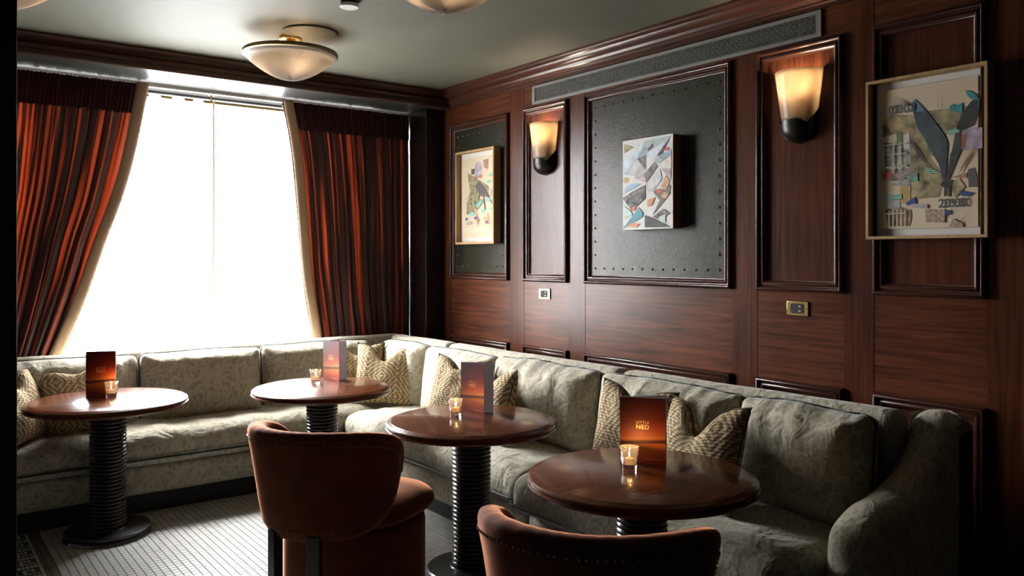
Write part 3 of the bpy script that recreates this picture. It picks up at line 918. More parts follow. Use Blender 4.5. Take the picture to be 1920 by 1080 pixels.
# ------------------------------------------------------------------ rust velvet chairs
def make_chair(loc, rz, label):
    """local: faces +x; origin on the floor under the centre of the curved back"""
    t = empty('barrel_chair', loc, rz); tag(t, label, 'chair', 'rust velvet barrel chairs')
    # upholstered drum and seat cushion
    def sup(cx, rx, ry, a, n=2.6):
        c, s = math.cos(a), math.sin(a)
        return (cx + rx*math.copysign(abs(c)**(2/n), c), ry*math.copysign(abs(s)**(2/n), s))
    SX = .12
    def drum(u, v):
        prof = [(0.93, .05), (1.0, .07), (1.0, .24), (1.0, .35), (.985, .372), (.94, .382), (.6, .384), (.001, .384)]
        f = v*(len(prof) - 1); k = min(int(f), len(prof) - 2); g = f - k
        r = prof[k][0] + (prof[k+1][0]-prof[k][0])*g; z = prof[k][1] + (prof[k+1][1]-prof[k][1])*g
        x, y = sup(SX + .045, .275*r, .285*r, u*2*PI)
        return (x, y, z)
    MB().grid(drum, 64, 14, closeu=True).build('seat_drum', velvet, t, angle=60)
    def cush(u, v):
        a = -PI/2 + PI*v
        r = max(.001, math.cos(a))**.45; z = .432 + .062*math.sin(a)
        x, y = sup(SX + .085, .285*r, .30*r, u*2*PI, 2.8)
        z += (.018*(1 - r*r) if a > 0 else 0) + .004*noise.noise(Vector((x*9, y*9, 1)))
        return (x, y, z)
    sc_ = MB().grid(cush, 64, 24, closeu=True).build('seat_cushion', velvet, t, angle=80)
    # curved back pad: outline is a rounded rectangle wrapped round the seat
    TH = rad(107); ZC, HH = .612, .220; R0 = .238
    def env(s, n=3.3): return max(0.0, 1 - abs(s)**n)**(1/n)
    NU, NV = 84, 28
    def pad(u, v):
        s = max(-1, min(1, 2*u - 1))
        e = max(env(s), .02)
        a = PI + s*TH
        ph = 2*PI*v
        cz, cr_ = math.sin(ph), math.cos(ph)
        zz = math.copysign(abs(cz)**.55, cz); rr_ = math.copysign(abs(cr_)**.75, cr_)
        z = ZC + HH*e*zz
        th = (.040 + .022*max(0, zz)**3)*max(.7, e**.4)
        r = R0 + th*rr_ + .062*(z - (ZC - HH))/(2*HH)
        if zz > .55: r += .012*(zz - .55)                  # the rolled top leans out
        w = .0014*math.sin(s*70 + 3*math.sin(s*9))*max(0, zz)**3
        return (r*math.cos(a)*(1 + w), r*math.sin(a)*(1 + w), z + w*.5)
    pd = MB().grid(pad, NU, NV, closev=True).build('back_pad', velvet, t, angle=80)
    # raised welt following the outline on the outside, and its row of nailheads
    def outline(q, inset):
        c, s_ = math.cos(q), math.sin(q)
        s = math.copysign(abs(c)**(2/3.1), c)*(1 - inset/(R0*TH)); zz = math.copysign(abs(s_)**(2/3.1), s_)
        z = ZC + (HH - inset)*zz
        k = (z - ZC)/(HH*max(env(s), .02)); k = max(-.99, min(.99, k))
        kz = math.copysign(abs(k)**(1/.55), k); rr_ = math.sqrt(max(0, 1 - kz*kz))**.75
        r = R0 + (.040 + .022*max(0, k)**3)*rr_*max(.7, max(env(s), .02)**.4) + .062*(z - (ZC - HH))/(2*HH) + .001 + (.012*(k - .55) if k > .55 else 0)
        a = PI + s*TH
        return Vector((r*math.cos(a), r*math.sin(a), z))
    pts = [outline(2*PI*i/600, .046) for i in range(600)]
    nails = MB(); acc = 0
    for i in range(600):
        acc += (pts[i] - pts[i-1]).length
        if acc > .0155:
            acc = 0; nails.sphere(tuple(pts[i]), .0042, 6, 4)
    no = nails.build('nailhead_trim', stud_m, pd); no['kind'] = 'stuff'
    # timber legs: two at the back run up to the pad, two short ones at the front
    for a in (PI - rad(22), PI + rad(22)):
        q = MB(); q.box(-.020, .020, -.027, .027, 0, .425)
        o = q.build('leg', wood_dark, t, bevel=.004)
        o.location = (.256*math.cos(a), .256*math.sin(a), 0); o.rotation_euler = (0, 0, a)
    for s in (-1, 1):
        q = MB(); q.box(-.022, .022, -.022, .022, 0, .06)
        o = q.build('leg', wood_dark, t, bevel=.004); o.location = (.27, s*.16, 0)
    return t
make_chair((1.458, 3.162, 0), rad(28), 'rust velvet barrel chair with its nailhead back and seat in view, before the middle table')
make_chair((1.551, 1.647, 0), rad(34), 'rust velvet barrel chair cut off by the bottom edge, before the nearest table')

# ------------------------------------------------------------------ curtains
def lerp_tab(tab, z):
    tab = sorted(tab)
    if z <= tab[0][0]: return tab[0][1]
    for (z0, x0), (z1, x1) in zip(tab, tab[1:]):
        if z <= z1:
            t = (z - z0)/(z1 - z0); t2 = t
            return x0 + (x1 - x0)*t2
    return tab[-1][1]
def smooth_tab(tab):
    T_ = sorted(tab); C_ = cr([(b, a) for a, b in T_], 8)
    return [(z, x) for x, z in C_]
def drape(name, outer, tab, y, folds, seed, label):
    tab = smooth_tab(tab)
    t = empty(name, (outer, y, .05)); tag(t, label, 'curtain', 'rust silk drapes at the window')
    sgn = 1 if tab[0][1] > outer else -1
    rnd = random.Random(seed)
    amps = [rnd.uniform(.55, 1.25) for _ in range(folds + 2)]
    wid = [rnd.uniform(.6, 1.5) for _ in range(folds)]
    kf = [rnd.uniform(.34, .66) for _ in range(folds)]
    tot = sum(wid); cum = [0]
    for w in wid: cum.append(cum[-1] + w/tot)
    def fold(u):
        for k in range(folds):
            if u <= cum[k+1] or k == folds - 1:
                return k, (u - cum[k])/(cum[k+1] - cum[k])
    def pos(u, z, head):
        lead = lerp_tab(tab, z)
        k, f = fold(u)
        a = amps[k]
        drop = (2.62 - z)/2.2
        ph = 2*PI*f
        am = .038*a*(.55 + .6*min(1, drop*1.4))
        dy = -am*math.cos(ph) + .006*noise.noise(Vector((u*9 + seed, z*2.5, 0)))
        wfold = (lead - outer)*(cum[k+1] - cum[k])
        dx = kf[k]*wfold*math.sin(ph)*min(1, .75 + drop)         # overhanging folds
        wob = .008*noise.noise(Vector((u*6, z*3 + seed, 2)))*drop
        x = outer + (lead - outer)*u + dx + wob
        return x - outer, dy, z - .05
    NUu, NVv = folds*14, 60
    Z0, Z1, ZH = .06, 2.648, 2.455
    me = bpy.data.meshes.new('cloth')
    g_ = MB().grid(lambda u, v: pos(u, Z0 + (ZH - Z0)*v, 0), NUu, NVv)
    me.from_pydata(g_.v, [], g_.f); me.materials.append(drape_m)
    uvl = me.uv_layers.new(name='UVMap')
    for lp in me.loops:
        uvl.data[lp.index].uv = (lp.vertex_index // (NVv + 1) / NUu, lp.vertex_index % (NVv + 1) / NVv)
    me.polygons.foreach_set('use_smooth', [True]*len(me.polygons))
    link('cloth', me, t)
    def hpos(u, v):
        z = ZH - .01 + (Z1 - ZH + .01)*v
        lead = lerp_tab(tab, z)
        x = outer + (lead - outer)*u
        return (x - outer, -.018 - .012*math.sin(u*folds*3.2*2*PI) - .008*math.cos(u*folds*2*PI), z - .05)
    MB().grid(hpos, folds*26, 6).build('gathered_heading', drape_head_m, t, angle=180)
    # tan braid down the leading edge
    def bpos(u, v):
        z = Z0 + (Z1 - Z0)*v
        x, dy, zz = pos(.999, min(z, ZH), 0)
        lead = lerp_tab(tab, z) - outer
        return (lead + sgn*(.075*(u - 1) + .006), -.066 - .006*math.sin(u*PI) + .003*math.sin(z*140), z - .05)
    m = MB().grid(bpos, 4, 120); o = m.build('braid', braid_m, t, angle=180)
    so = o.modifiers.new('thickness', 'SOLIDIFY'); so.thickness = .003
    return t
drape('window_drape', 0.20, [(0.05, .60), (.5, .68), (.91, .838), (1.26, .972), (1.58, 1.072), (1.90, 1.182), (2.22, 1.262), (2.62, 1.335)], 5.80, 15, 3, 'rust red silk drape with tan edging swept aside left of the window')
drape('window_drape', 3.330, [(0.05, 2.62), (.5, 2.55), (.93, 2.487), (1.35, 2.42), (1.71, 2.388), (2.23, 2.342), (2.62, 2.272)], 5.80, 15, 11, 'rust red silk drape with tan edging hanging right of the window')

def sheer(x0, x1, y, seed, label):
    t = empty('sheer_curtain', (x0, y, .08)); tag(t, label, 'curtain', 'white sheer curtains')
    def f(u, v):
        x = (x1 - x0)*u; z = .5 + 2.12*v
        return (x + .01*noise.noise(Vector((u*11, v*2, seed))), .022*math.sin(x*46 + 2.5*noise.noise(Vector((x*3, v*.8, seed)))) + .012*noise.noise(Vector((x*12, v, seed))), z - .08)
    MB().grid(f, 150, 16).build('sheer_cloth', sheer_m, t, angle=180)
    e = 1 if x0 < 1.5 else 0
    def hem(u, v):
        p = f(e, v); return (p[0] + (u - .5)*.014, p[1] - .012, p[2])
    MB().grid(hem, 1, 16).build('hem', hem_m, t)
    return t
sheer(0.26, 1.828, 5.955, 1, 'left panel of white sheer curtain across the bright window')
sheer(1.826, 3.22, 5.985, 5, 'right panel of white sheer curtain across the bright window')
# track on the beam and the rod of the sheers
tr = empty('curtain_track', (1.7, 5.80, 2.63)); tag(tr, 'thin white curtain track under the beam with drape gliders', 'curtain track')
o = box('rail_profile', white_m, tr, .18, 3.32, 5.83, 5.862, 2.646, 2.668); o.location = (-1.7, -5.80, -2.63)
gl = MB().box(-.006, .006, -.008, .008, -.028, 0).mesh('glider', brass_d, smooth=False)
for k in range(10):
    for x in (.24 + k*.118, 2.30 + k*.11): link('glider', gl, tr, (x - 1.7, .045, .016))
rd = empty('curtain_rod', (1.7, 5.97, 2.61)); tag(rd, 'slim brass rod carrying the sheer curtains on a ceiling bracket', 'curtain rod')
MB().tube([(-1.5, 0, 0), (1.58, 0, 0)], .011, 10).build('rod', brass_d, rd)
for x in (-.9, .118, 1.2):
    m = MB().tube([(x, 0, 0), (x, 0, .057)], .007, 8); m.lathe([(1e-4, .058), (.026, .058), (.024, .050), (1e-4, .050)], 16, x, 0)
    m.build('bracket', brass_d, rd)

# ------------------------------------------------------------------ ceiling lights
bowl_m = translucent('ribbed_frosted_glass', (0.80, 0.76, 0.72), (0.40, 0.36, 0.32), 0.5, rough=0.25)
bulb_m = emit('warm_bulb', (1.0, .62, .28), 6)
def make_ceiling_light(x, y, label):
    t = empty('ceiling_light', (x, y, H)); tag(t, label, 'lamp', 'ribbed glass bowl ceiling lights')
    MB().lathe([(1e-4, 0), (.066, 0), (.066, -.020), (.060, -.024), (1e-4, -.024)], 32).build('canopy', brass, t, angle=30)
    MB().lathe([(.026, -.022), (.026, -.085), (.032, -.088), (.032, -.10), (1e-4, -.10)], 24).build('stem', brass, t, angle=30)
    MB().lathe([(.262, -.092), (.272, -.092), (.275, -.097), (.275, -.112), (.268, -.117), (.255, -.116), (.255, -.100), (.262, -.092)], 96).build('rim', brass_d, t, angle=40)
    n = 22; pr = []
    for i in range(n + 1):
        f = i/n
        pr.append((max(1e-4, .268*f), -.256 + .140*(f**1.75)))
    def rib(a, r, z): return .010*abs(math.sin(a*60)) if r < .232 else 0
    m = MB().lathe(pr, 360, ribs=lambda a, r, z: 0)
    # radial ribs pressed into the glass
    k = len(pr)
    m.v = [(vx, vy, vz + (0.0055*(1 if (i // k) % 3 == 0 else (-.6 if (i // k) % 3 == 1 else 0)) if .01 < math.hypot(vx, vy) < .235 else 0)) for i, (vx, vy, vz) in enumerate(m.v)]
    bo = m.build('glass_bowl', bowl_m, t, angle=60)
    MB().lathe([(.238, -.118), (.262, -.112), (.266, -.118), (.240, -.130)], 72).build('glass_rim', white_m, bo)
    for a in (0.6, 2.7, 4.8):
        bx, by = .11*math.cos(a), .11*math.sin(a)
        ld = bpy.data.lights.new('bulb_light', 'POINT'); ld.energy = CEIL_W/3; ld.color = (1, .70, .42); ld.shadow_soft_size = .02
        lo = bpy.data.objects.new('bulb_light', ld); col.objects.link(lo); lo.parent = t; lo.location = (bx, by, -.135)
    for a in (0, 2.1, 4.2):
        MB().tube([(.02*math.cos(a), .02*math.sin(a), -.095), (.262*math.cos(a), .262*math.sin(a), -.100)], .005, 6).build('spoke', brass_d, t)
    return t
make_ceiling_light(1.866, 4.62, 'brass-rimmed ribbed glass ceiling light hanging whole in view before the window')
make_ceiling_light(1.871, 2.935, 'ribbed glass ceiling light cut off by the top edge of the picture')
make_ceiling_light(0.34, 4.03, 'ribbed glass ceiling light whose edge peeps past the dark partition, top left corner')

sp_ = empty('ceiling_plate', (1.915, 4.45, H)); tag(sp_, 'flat round cover plate on the ceiling behind the brass-rimmed light', 'cover plate')
MB().lathe([(1e-4, -.009), (.148, -.009), (.153, -.006), (.153, 0)], 64).build('cover_plate', ceil_m, sp_, angle=30)
dt = empty('ceiling_disc', (1.85, 3.81, H)); tag(dt, 'small white ceiling disc between the two bowl lights', 'cover plate')
MB().lathe([(1e-4, -.028), (.046, -.028), (.049, -.025), (.049, -.012)], 40).build('disc', white_m, dt, angle=30)
MB().lathe([(.044, -.014), (.044, 0)], 40).build('neck_shade', void_m, dt)  # black band: shade on the disc's side wall put into the colour

# ------------------------------------------------------------------ wall sconces
alab = translucent('alabaster_glass', (0.78, 0.66, 0.50), (0.34, 0.285, 0.21), 0.72, rough=0.25, vein=(0.27, 0.205, 0.14))
def make_sconce(y, label):
    t = empty('wall_sconce', (XW + .011, y, 2.05)); tag(t, label, 'lamp', 'alabaster wall sconces')
    D, Wd = .90, 1.0
    m = MB(); n = 28
    def shade(u, v):
        a = PI/2 + PI*u                     # half cone bulging to -x
        r = .090 + .034*v
        return (D*r*math.cos(a), Wd*r*math.sin(a), .105 + .245*v)
    m.grid(shade, n, 10)
    o = m.build('shade', alab, t, angle=180)
    so = o.modifiers.new('thickness', 'SOLIDIFY'); so.thickness = .005; so.offset = -1
    def cup(u, v):
        a = PI/2 + PI*u
        side = abs(2*u - 1)
        ztop = .112 + .055*max(0, (side - .55)/.45)**1.5 - .018*math.exp(-((side - .52)/.16)**2)
        q = PI/2*v
        z = ztop - (ztop - .0)*math.cos(q) if 0 else ztop*math.sin(q)
        rr_ = .0975*(max(1e-3, 1 - (1 - z/.085)**2)**.5 if z < .085 else 1 + (z - .085)*.9)
        return (D*rr_*math.cos(a), Wd*rr_*math.sin(a), z)
    o = MB().grid(cup, 32, 14).build('bronze_cup', bronze, t, angle=180)
    so = o.modifiers.new('thickness', 'SOLIDIFY'); so.thickness = .004; so.offset = -1
    box('backplate', bronze, t, -.006, .001, -.07, .07, .02, .2, bevel=.003)
    for dy in (-.045, .045):
        MB().tube([(-.045, dy, .10), (-.045, dy, .21)], .009, 8).build('candle_sleeve', white_m, t)
        MB().sphere((-.045, dy, .245), .016, 12, 8, 1.7).build('bulb', sbulb_m, t)
        ld = bpy.data.lights.new('sconce_light', 'POINT'); ld.energy = SCONCE_W/2; ld.color = (1, .80, .56); ld.shadow_soft_size = .012
        lo = bpy.data.objects.new('sconce_light', ld); col.objects.link(lo); lo.parent = t; lo.location = (-.045, dy, .288)
    return t
sbulb_m = emit('lit_bulb', (1.0, .80, .55), 40)
make_sconce(4.240, 'alabaster and bronze wall sconce between the two studded leather panels')
make_sconce(2.305, 'alabaster and bronze wall sconce left of the large framed collage')

# ------------------------------------------------------------------ air grille under the crown
g = empty('vent_grille', (XW, 3.275, 2.607)); tag(g, 'long grey ventilation grille with pierced lattice under the crown moulding', 'vent')
GY0, GY1, GZ0, GZ1 = -1.093, 1.093, -.063, .063
box('dark_duct', void_m, g, -.004, -.002, GY0 + .02, GY1 - .02, GZ0 + .012, GZ1 - .012)
b_ = .017
for a in ((GY0, GY1, GZ0, GZ0 + b_), (GY0, GY1, GZ1 - b_, GZ1), (GY0, GY0 + .026, GZ0 + b_, GZ1 - b_), (GY1 - .026, GY1, GZ0 + b_, GZ1 - b_)):
    box('frame_bar', grille_m, g, -.012, -.001, *a)
m = MB(); pz = .0307; wbar = .0024
y0, y1, z0, z1 = GY0 + .026, GY1 - .026, GZ0 + b_, GZ1 - b_
hgt = z1 - z0
def bar(ya, za, yb, zb):
    d = Vector((yb - ya, zb - za)); d.normalize(); q = Vector((-d.y, d.x))*wbar/2
    n = len(m.v)
    for x in (-.010, -.006):
        m.v += [(x, ya + q.x, za + q.y), (x, ya - q.x, za - q.y), (x, yb - q.x, zb - q.y), (x, yb + q.x, zb + q.y)]
    m.f += [(n, n+1, n+2, n+3), (n+4, n+7, n+6, n+5), (n, n+4, n+5, n+1), (n+3, n+2, n+6, n+7), (n+1, n+5, n+6, n+2), (n, n+3, n+7, n+4)]
k = y0 - hgt
while k < y1:
    for s in (1, -1):
        a, c = k, k + hgt
        za, zc = (z0, z1) if s > 0 else (z1, z0)
        aa, cc = max(a, y0), min(c, y1)
        if cc > aa: bar(aa, za + (zc - za)*(aa - a)/hgt, cc, za + (zc - za)*(cc - a)/hgt)
    k += pz
# pierced rosettes: rings at the crossings
seg = 10
j = 0; yy = y0 + pz/2
while yy < y1 - .005:
    for r_ in range(3):
        zz = z0 + hgt*(r_ + .5)/3
        n = len(m.v)
        for i in range(seg):
            a = 2*PI*i/seg
            for r in (.0143, .0118): m.v.append((-.0105, yy + r*math.cos(a), zz + r*math.sin(a)))
        for i in range(seg):
            i2 = (i + 1) % seg
            m.f.append((n + 2*i, n + 2*i2, n + 2*i2 + 1, n + 2*i + 1))
    yy += pz
me = bpy.data.meshes.new('lattice'); me.from_pydata(m.v, [], m.f); me.materials.append(grille_m)
o = link('lattice', me, g); o['kind'] = 'stuff'

# ------------------------------------------------------------------ brass wall outlets
out_in = flat('black_plastic', (0.005, 0.005, 0.006), rough=0.6, spec=.2)
port_m = flat('grey_port', (0.16, 0.18, 0.18), rough=0.4)
def outlet(y, z, label):
    t = empty('wall_outlet', (XW, y, z)); tag(t, label, 'outlet', 'brass wall outlets')
    box('cover_plate', brass, t, -.007, 0, -.060, .060, -.036, .036, bevel=.003)
    pts = []
    for a in range(16):
        q = 2*PI*a/16; c, s = math.cos(q), math.sin(q)
        pts.append((max(-.024, min(.024, .030*c)) + math.copysign(.012, c), max(-.024, min(.024, .032*s))))
    m = MB().prism(pts, 0, .0025); o = m.build('socket', out_in, t, smooth=False); o.rotation_euler = (0, -PI/2, 0)
    o.rotation_euler = (PI/2, 0, -PI/2); o.location = (-.0065, 0, 0)
    for dz in (-.011, .011):
        box('port', port_m, t, -.0105, -.008, -.022, -.008, dz - .005, dz + .005)
    sm = MB().lathe([(1e-4, .0014), (.003, .001), (.0036, 0)], 8).mesh('screw', brass_d)
    for dy in (-.050, .050): link('screw', sm, t, (-.007, dy, 0), (0, -PI/2, 0))
outlet(4.243, 1.252, 'brass wall outlet under the sconce between the leather panels')
outlet(2.312, 1.250, 'brass wall outlet under the sconce beside the large collage')

# ------------------------------------------------------------------ pictures
PAL = {'mauve': (.36,.29,.36), 'brown': (.30,.17,.12), 'dark': (.045,.042,.04), 'olive': (.22,.19,.10), 'bird': (.075,.06,.055), 'tan': (.48,.30,.17), 'turq': (.16,.45,.42), 'blue': (.05,.07,.22), 'grey': (.32,.30,.27), 'cream2': (.62,.56,.42),
 'paleblue': (.55,.62,.68), 'greyblue': (.30,.38,.44), 'darkmix': (.13,.12,.11), 'palegrey': (.52,.52,.52), 'ochre': (.50,.34,.12), 'mix': (.40,.33,.32), 'tealgrey': (.36,.44,.43), 'red': (.60,.10,.055), 'palepink': (.66,.55,.48), 'brownd': (.16,.11,.10), 'blue2': (.32,.45,.58), 'teal': (.09,.27,.35), 'paleteal': (.52,.63,.60), 'orange': (.55,.27,.12),
 'olivefoliage': (.24,.20,.10), 'brownfoliage': (.26,.19,.10), 'building': (.30,.28,.24), 'building2': (.26,.20,.17), 'greenp': (.10,.16,.06), 'whitep': (.55,.52,.46), 'greypaper': (.38,.36,.34), 'gold': (.42,.28,.10), 'brownphoto': (.25,.17,.09), 'redline': (.26,.08,.05), 'dark2': (.085,.08,.075), 'rust': (.38,.18,.10), 'leafL': (.030,.045,.050), 'leafR': (.030,.036,.032), 'blackp': (.02,.018,.016), 'tealp': (.02,.22,.24), 'bluetip': (.10,.20,.30), 'greenstripe': (.02,.30,.20), 'bluep': (.025,.045,.22), 'speckle': (.36,.26,.18)}
ROUGHV = {'olivefoliage': (.9, 18), 'brownfoliage': (.9, 22), 'building': (.7, 26), 'building2': (.8, 30), 'speckle': (.7, 160), 'darkmix': (1.2, 45), 'mix': (.5, 40), 'olive': (.8, 40), 'leafL': (.95, 13), 'leafR': (.95, 15), 'paleblue': (.25, 22), 'palegrey': (.3, 22), 'brownphoto': (.7, 30), 'mauve': (.4, 30), 'tan': (.4, 40), 'greyblue': (.35, 30), 'dark': (.6, 50)}
pmats = {}
def pm(k):
    if k == 'greenstripe' and k not in pmats:
        m, nt, b = new_mat('green_striped_paper'); tc = N(nt, 'ShaderNodeTexCoord'); w = N(nt, 'ShaderNodeTexWave'); w.bands_direction = 'Z'
        w.inputs['Scale'].default_value = 38; w.inputs['Distortion'].default_value = .3; nt.links.new(tc.outputs['Object'], w.inputs['Vector'])
        r = N(nt, 'ShaderNodeValToRGB'); r.color_ramp.interpolation = 'CONSTANT'; r.color_ramp.elements[0].color = (.02,.30,.20,1); r.color_ramp.elements[1].position = .68; r.color_ramp.elements[1].color = (.62,.6,.5,1)
        nt.links.new(w.outputs['Fac'], r.inputs['Fac']); nt.links.new(r.outputs['Color'], b.inputs['Base Color']); b.inputs['Roughness'].default_value = .7
        pmats[k] = m
    if k not in pmats:
        v, s = ROUGHV.get(k, (.12, 30))
        pmats[k] = flat('paper_' + k, PAL[k], rough=.7, var=min(.95, v), vscale=s)
    return pmats[k]
def paper(parent, k, pts, w, h, x, oy, oz, i):
    """pts in the unit square of the sheet; u runs to -Y on the wall"""
    m = MB(); n = len(pts); X0 = x - .0006 - .00012*i; X1 = X0 + .0005
    for X_ in (X0, X1):
        for u, v in pts: m.v.append((X_, oy - u*w, oz + v*h))
    m.f.append(tuple(range(n))); m.f.append(tuple(range(2*n - 1, n - 1, -1)))
    for a in range(n):
        b = (a + 1) % n; m.f.append((a, n + a, n + b, b))
    return m.build('paper_piece', pm(k), parent, smooth=False)
def picture(y0, y1, z0, z1, depth, fw, frame_mat, label, back=XW):
    """wall picture: Empty at the centre of its foot; frame of four mitred lengths"""
    t = empty('framed_picture', (back, (y0+y1)/2, z0)); tag(t, label, 'picture')
    w, h = y1 - y0, z1 - z0
    def length(pts):
        m = MB(); n = len(pts)
        for X_ in (-depth, 0.0):
            for y, z in pts: m.v.append((X_, y, z))
        m.f = [tuple(range(n)), tuple(range(2*n-1, n-1, -1))] + [(a, n + a, n + (a+1) % n, (a+1) % n) for a in range(n)]
        m.build('frame_length', frame_mat, t, smooth=False, bevel=.0012)
    a, c = -w/2, w/2; f = fw
    length([(a, 0), (c, 0), (c - f, f), (a + f, f)]); length([(a, h), (a + f, h - f), (c - f, h - f), (c, h)])
    length([(a, 0), (a + f, f), (a + f, h - f), (a, h)]); length([(c, 0), (c, h), (c - f, h - f), (c - f, f)])
    return t, w, h

ART_SMALL = [
    ('mauve', [(0.393, 0.871),(0.44, 0.928),(0.566, 0.933),(0.629, 0.883),(0.597, 0.756),(0.393, 0.764)]),
    ('brown', [(0.283, 0.763),(0.645, 0.771),(0.629, 0.731),(0.299, 0.736)]),
    ('brown', [(0.66, 0.949),(0.833, 0.954),(0.818, 0.827),(0.692, 0.856)]),
    ('dark', [(0.289, 0.858),(0.409, 0.856),(0.396, 0.788),(0.289, 0.787)]),
    ('olive', [(0.157, 0.823),(0.535, 0.711),(0.849, 0.618),(0.833, 0.491),(0.566, 0.499),(0.157, 0.414),(0.252, 0.579)]),
    ('olive', [(0.142, 0.439),(0.503, 0.5),(0.723, 0.448),(0.44, 0.313),(0.142, 0.295)]),
    ('bird', [(0.393, 0.634),(0.535, 0.688),(0.692, 0.635),(0.849, 0.514),(0.975, 0.384),(0.786, 0.493),(0.66, 0.543),(0.566, 0.522)]),
    ('bird', [(0.079, 0.477),(0.377, 0.587),(0.33, 0.553)]),
    ('dark', [(0.654, 0.543),(0.692, 0.542),(0.755, 0.331),(0.708, 0.343)]),
    ('dark', [(0.55, 0.529),(0.575, 0.522),(0.541, 0.452),(0.519, 0.465)]),
    ('tan', [(0.377, 0.385),(0.472, 0.336),(0.535, 0.159),(0.503, 0.147),(0.425, 0.266)]),
    ('tan', [(0.692, 0.239),(0.818, 0.307),(0.912, 0.155),(0.708, 0.157)]),
    ('brown', [(0.503, 0.265),(0.566, 0.217),(0.503, 0.153),(0.447, 0.219)]),
    ('turq', [(0.912, 0.673),(0.889, 0.659),(0.859, 0.653),(0.814, 0.657),(0.78, 0.67),(0.791, 0.686),(0.823, 0.697),(0.859, 0.698),(0.904, 0.688)]),
    ('turq', [(0.947, 0.752),(0.928, 0.741),(0.904, 0.736),(0.868, 0.74),(0.841, 0.751),(0.85, 0.763),(0.876, 0.771),(0.904, 0.772),(0.94, 0.765)]),
    ('turq', [(0.472, 0.407),(0.566, 0.452),(0.66, 0.449),(0.566, 0.393),(0.503, 0.359)]),
    ('turq', [(0.903, 0.455),(0.877, 0.439),(0.844, 0.431),(0.795, 0.436),(0.758, 0.45),(0.77, 0.467),(0.805, 0.479),(0.844, 0.481),(0.893, 0.471)]),
    ('turq', [(0.406, 0.296),(0.378, 0.278),(0.342, 0.269),(0.288, 0.273),(0.248, 0.289),(0.261, 0.308),(0.299, 0.323),(0.342, 0.325),(0.396, 0.314)]),
    ('turq', [(0.739, 0.325),(0.716, 0.311),(0.686, 0.303),(0.641, 0.307),(0.607, 0.32),(0.618, 0.336),(0.65, 0.347),(0.686, 0.349),(0.731, 0.341)]),
    ('turq', [(0.94, 0.339),(0.924, 0.329),(0.903, 0.324),(0.872, 0.326),(0.848, 0.335),(0.856, 0.346),(0.878, 0.354),(0.903, 0.356),(0.934, 0.349)]),
    ('blue', [(0.189, 0.234),(0.171, 0.222),(0.149, 0.217),(0.115, 0.219),(0.09, 0.229),(0.098, 0.241),(0.122, 0.25),(0.149, 0.252),(0.182, 0.245)]),
    ('blue', [(0.481, 0.242),(0.464, 0.231),(0.441, 0.225),(0.408, 0.227),(0.382, 0.237),(0.391, 0.249),(0.415, 0.258),(0.442, 0.26),(0.475, 0.253)]),
    ('blue', [(0.748, 0.197),(0.833, 0.202),(0.818, 0.17),(0.739, 0.171)]),
    ('grey', [(0.881, 0.582),(0.969, 0.591),(0.959, 0.499),(0.887, 0.496)]),
    ('grey', [(0.142, 0.198),(0.33, 0.202),(0.33, 0.166),(0.142, 0.162)]),
    ('cream2', [(0.157, 0.114),(0.881, 0.133),(0.881, 0.075),(0.157, 0.066)]),
]
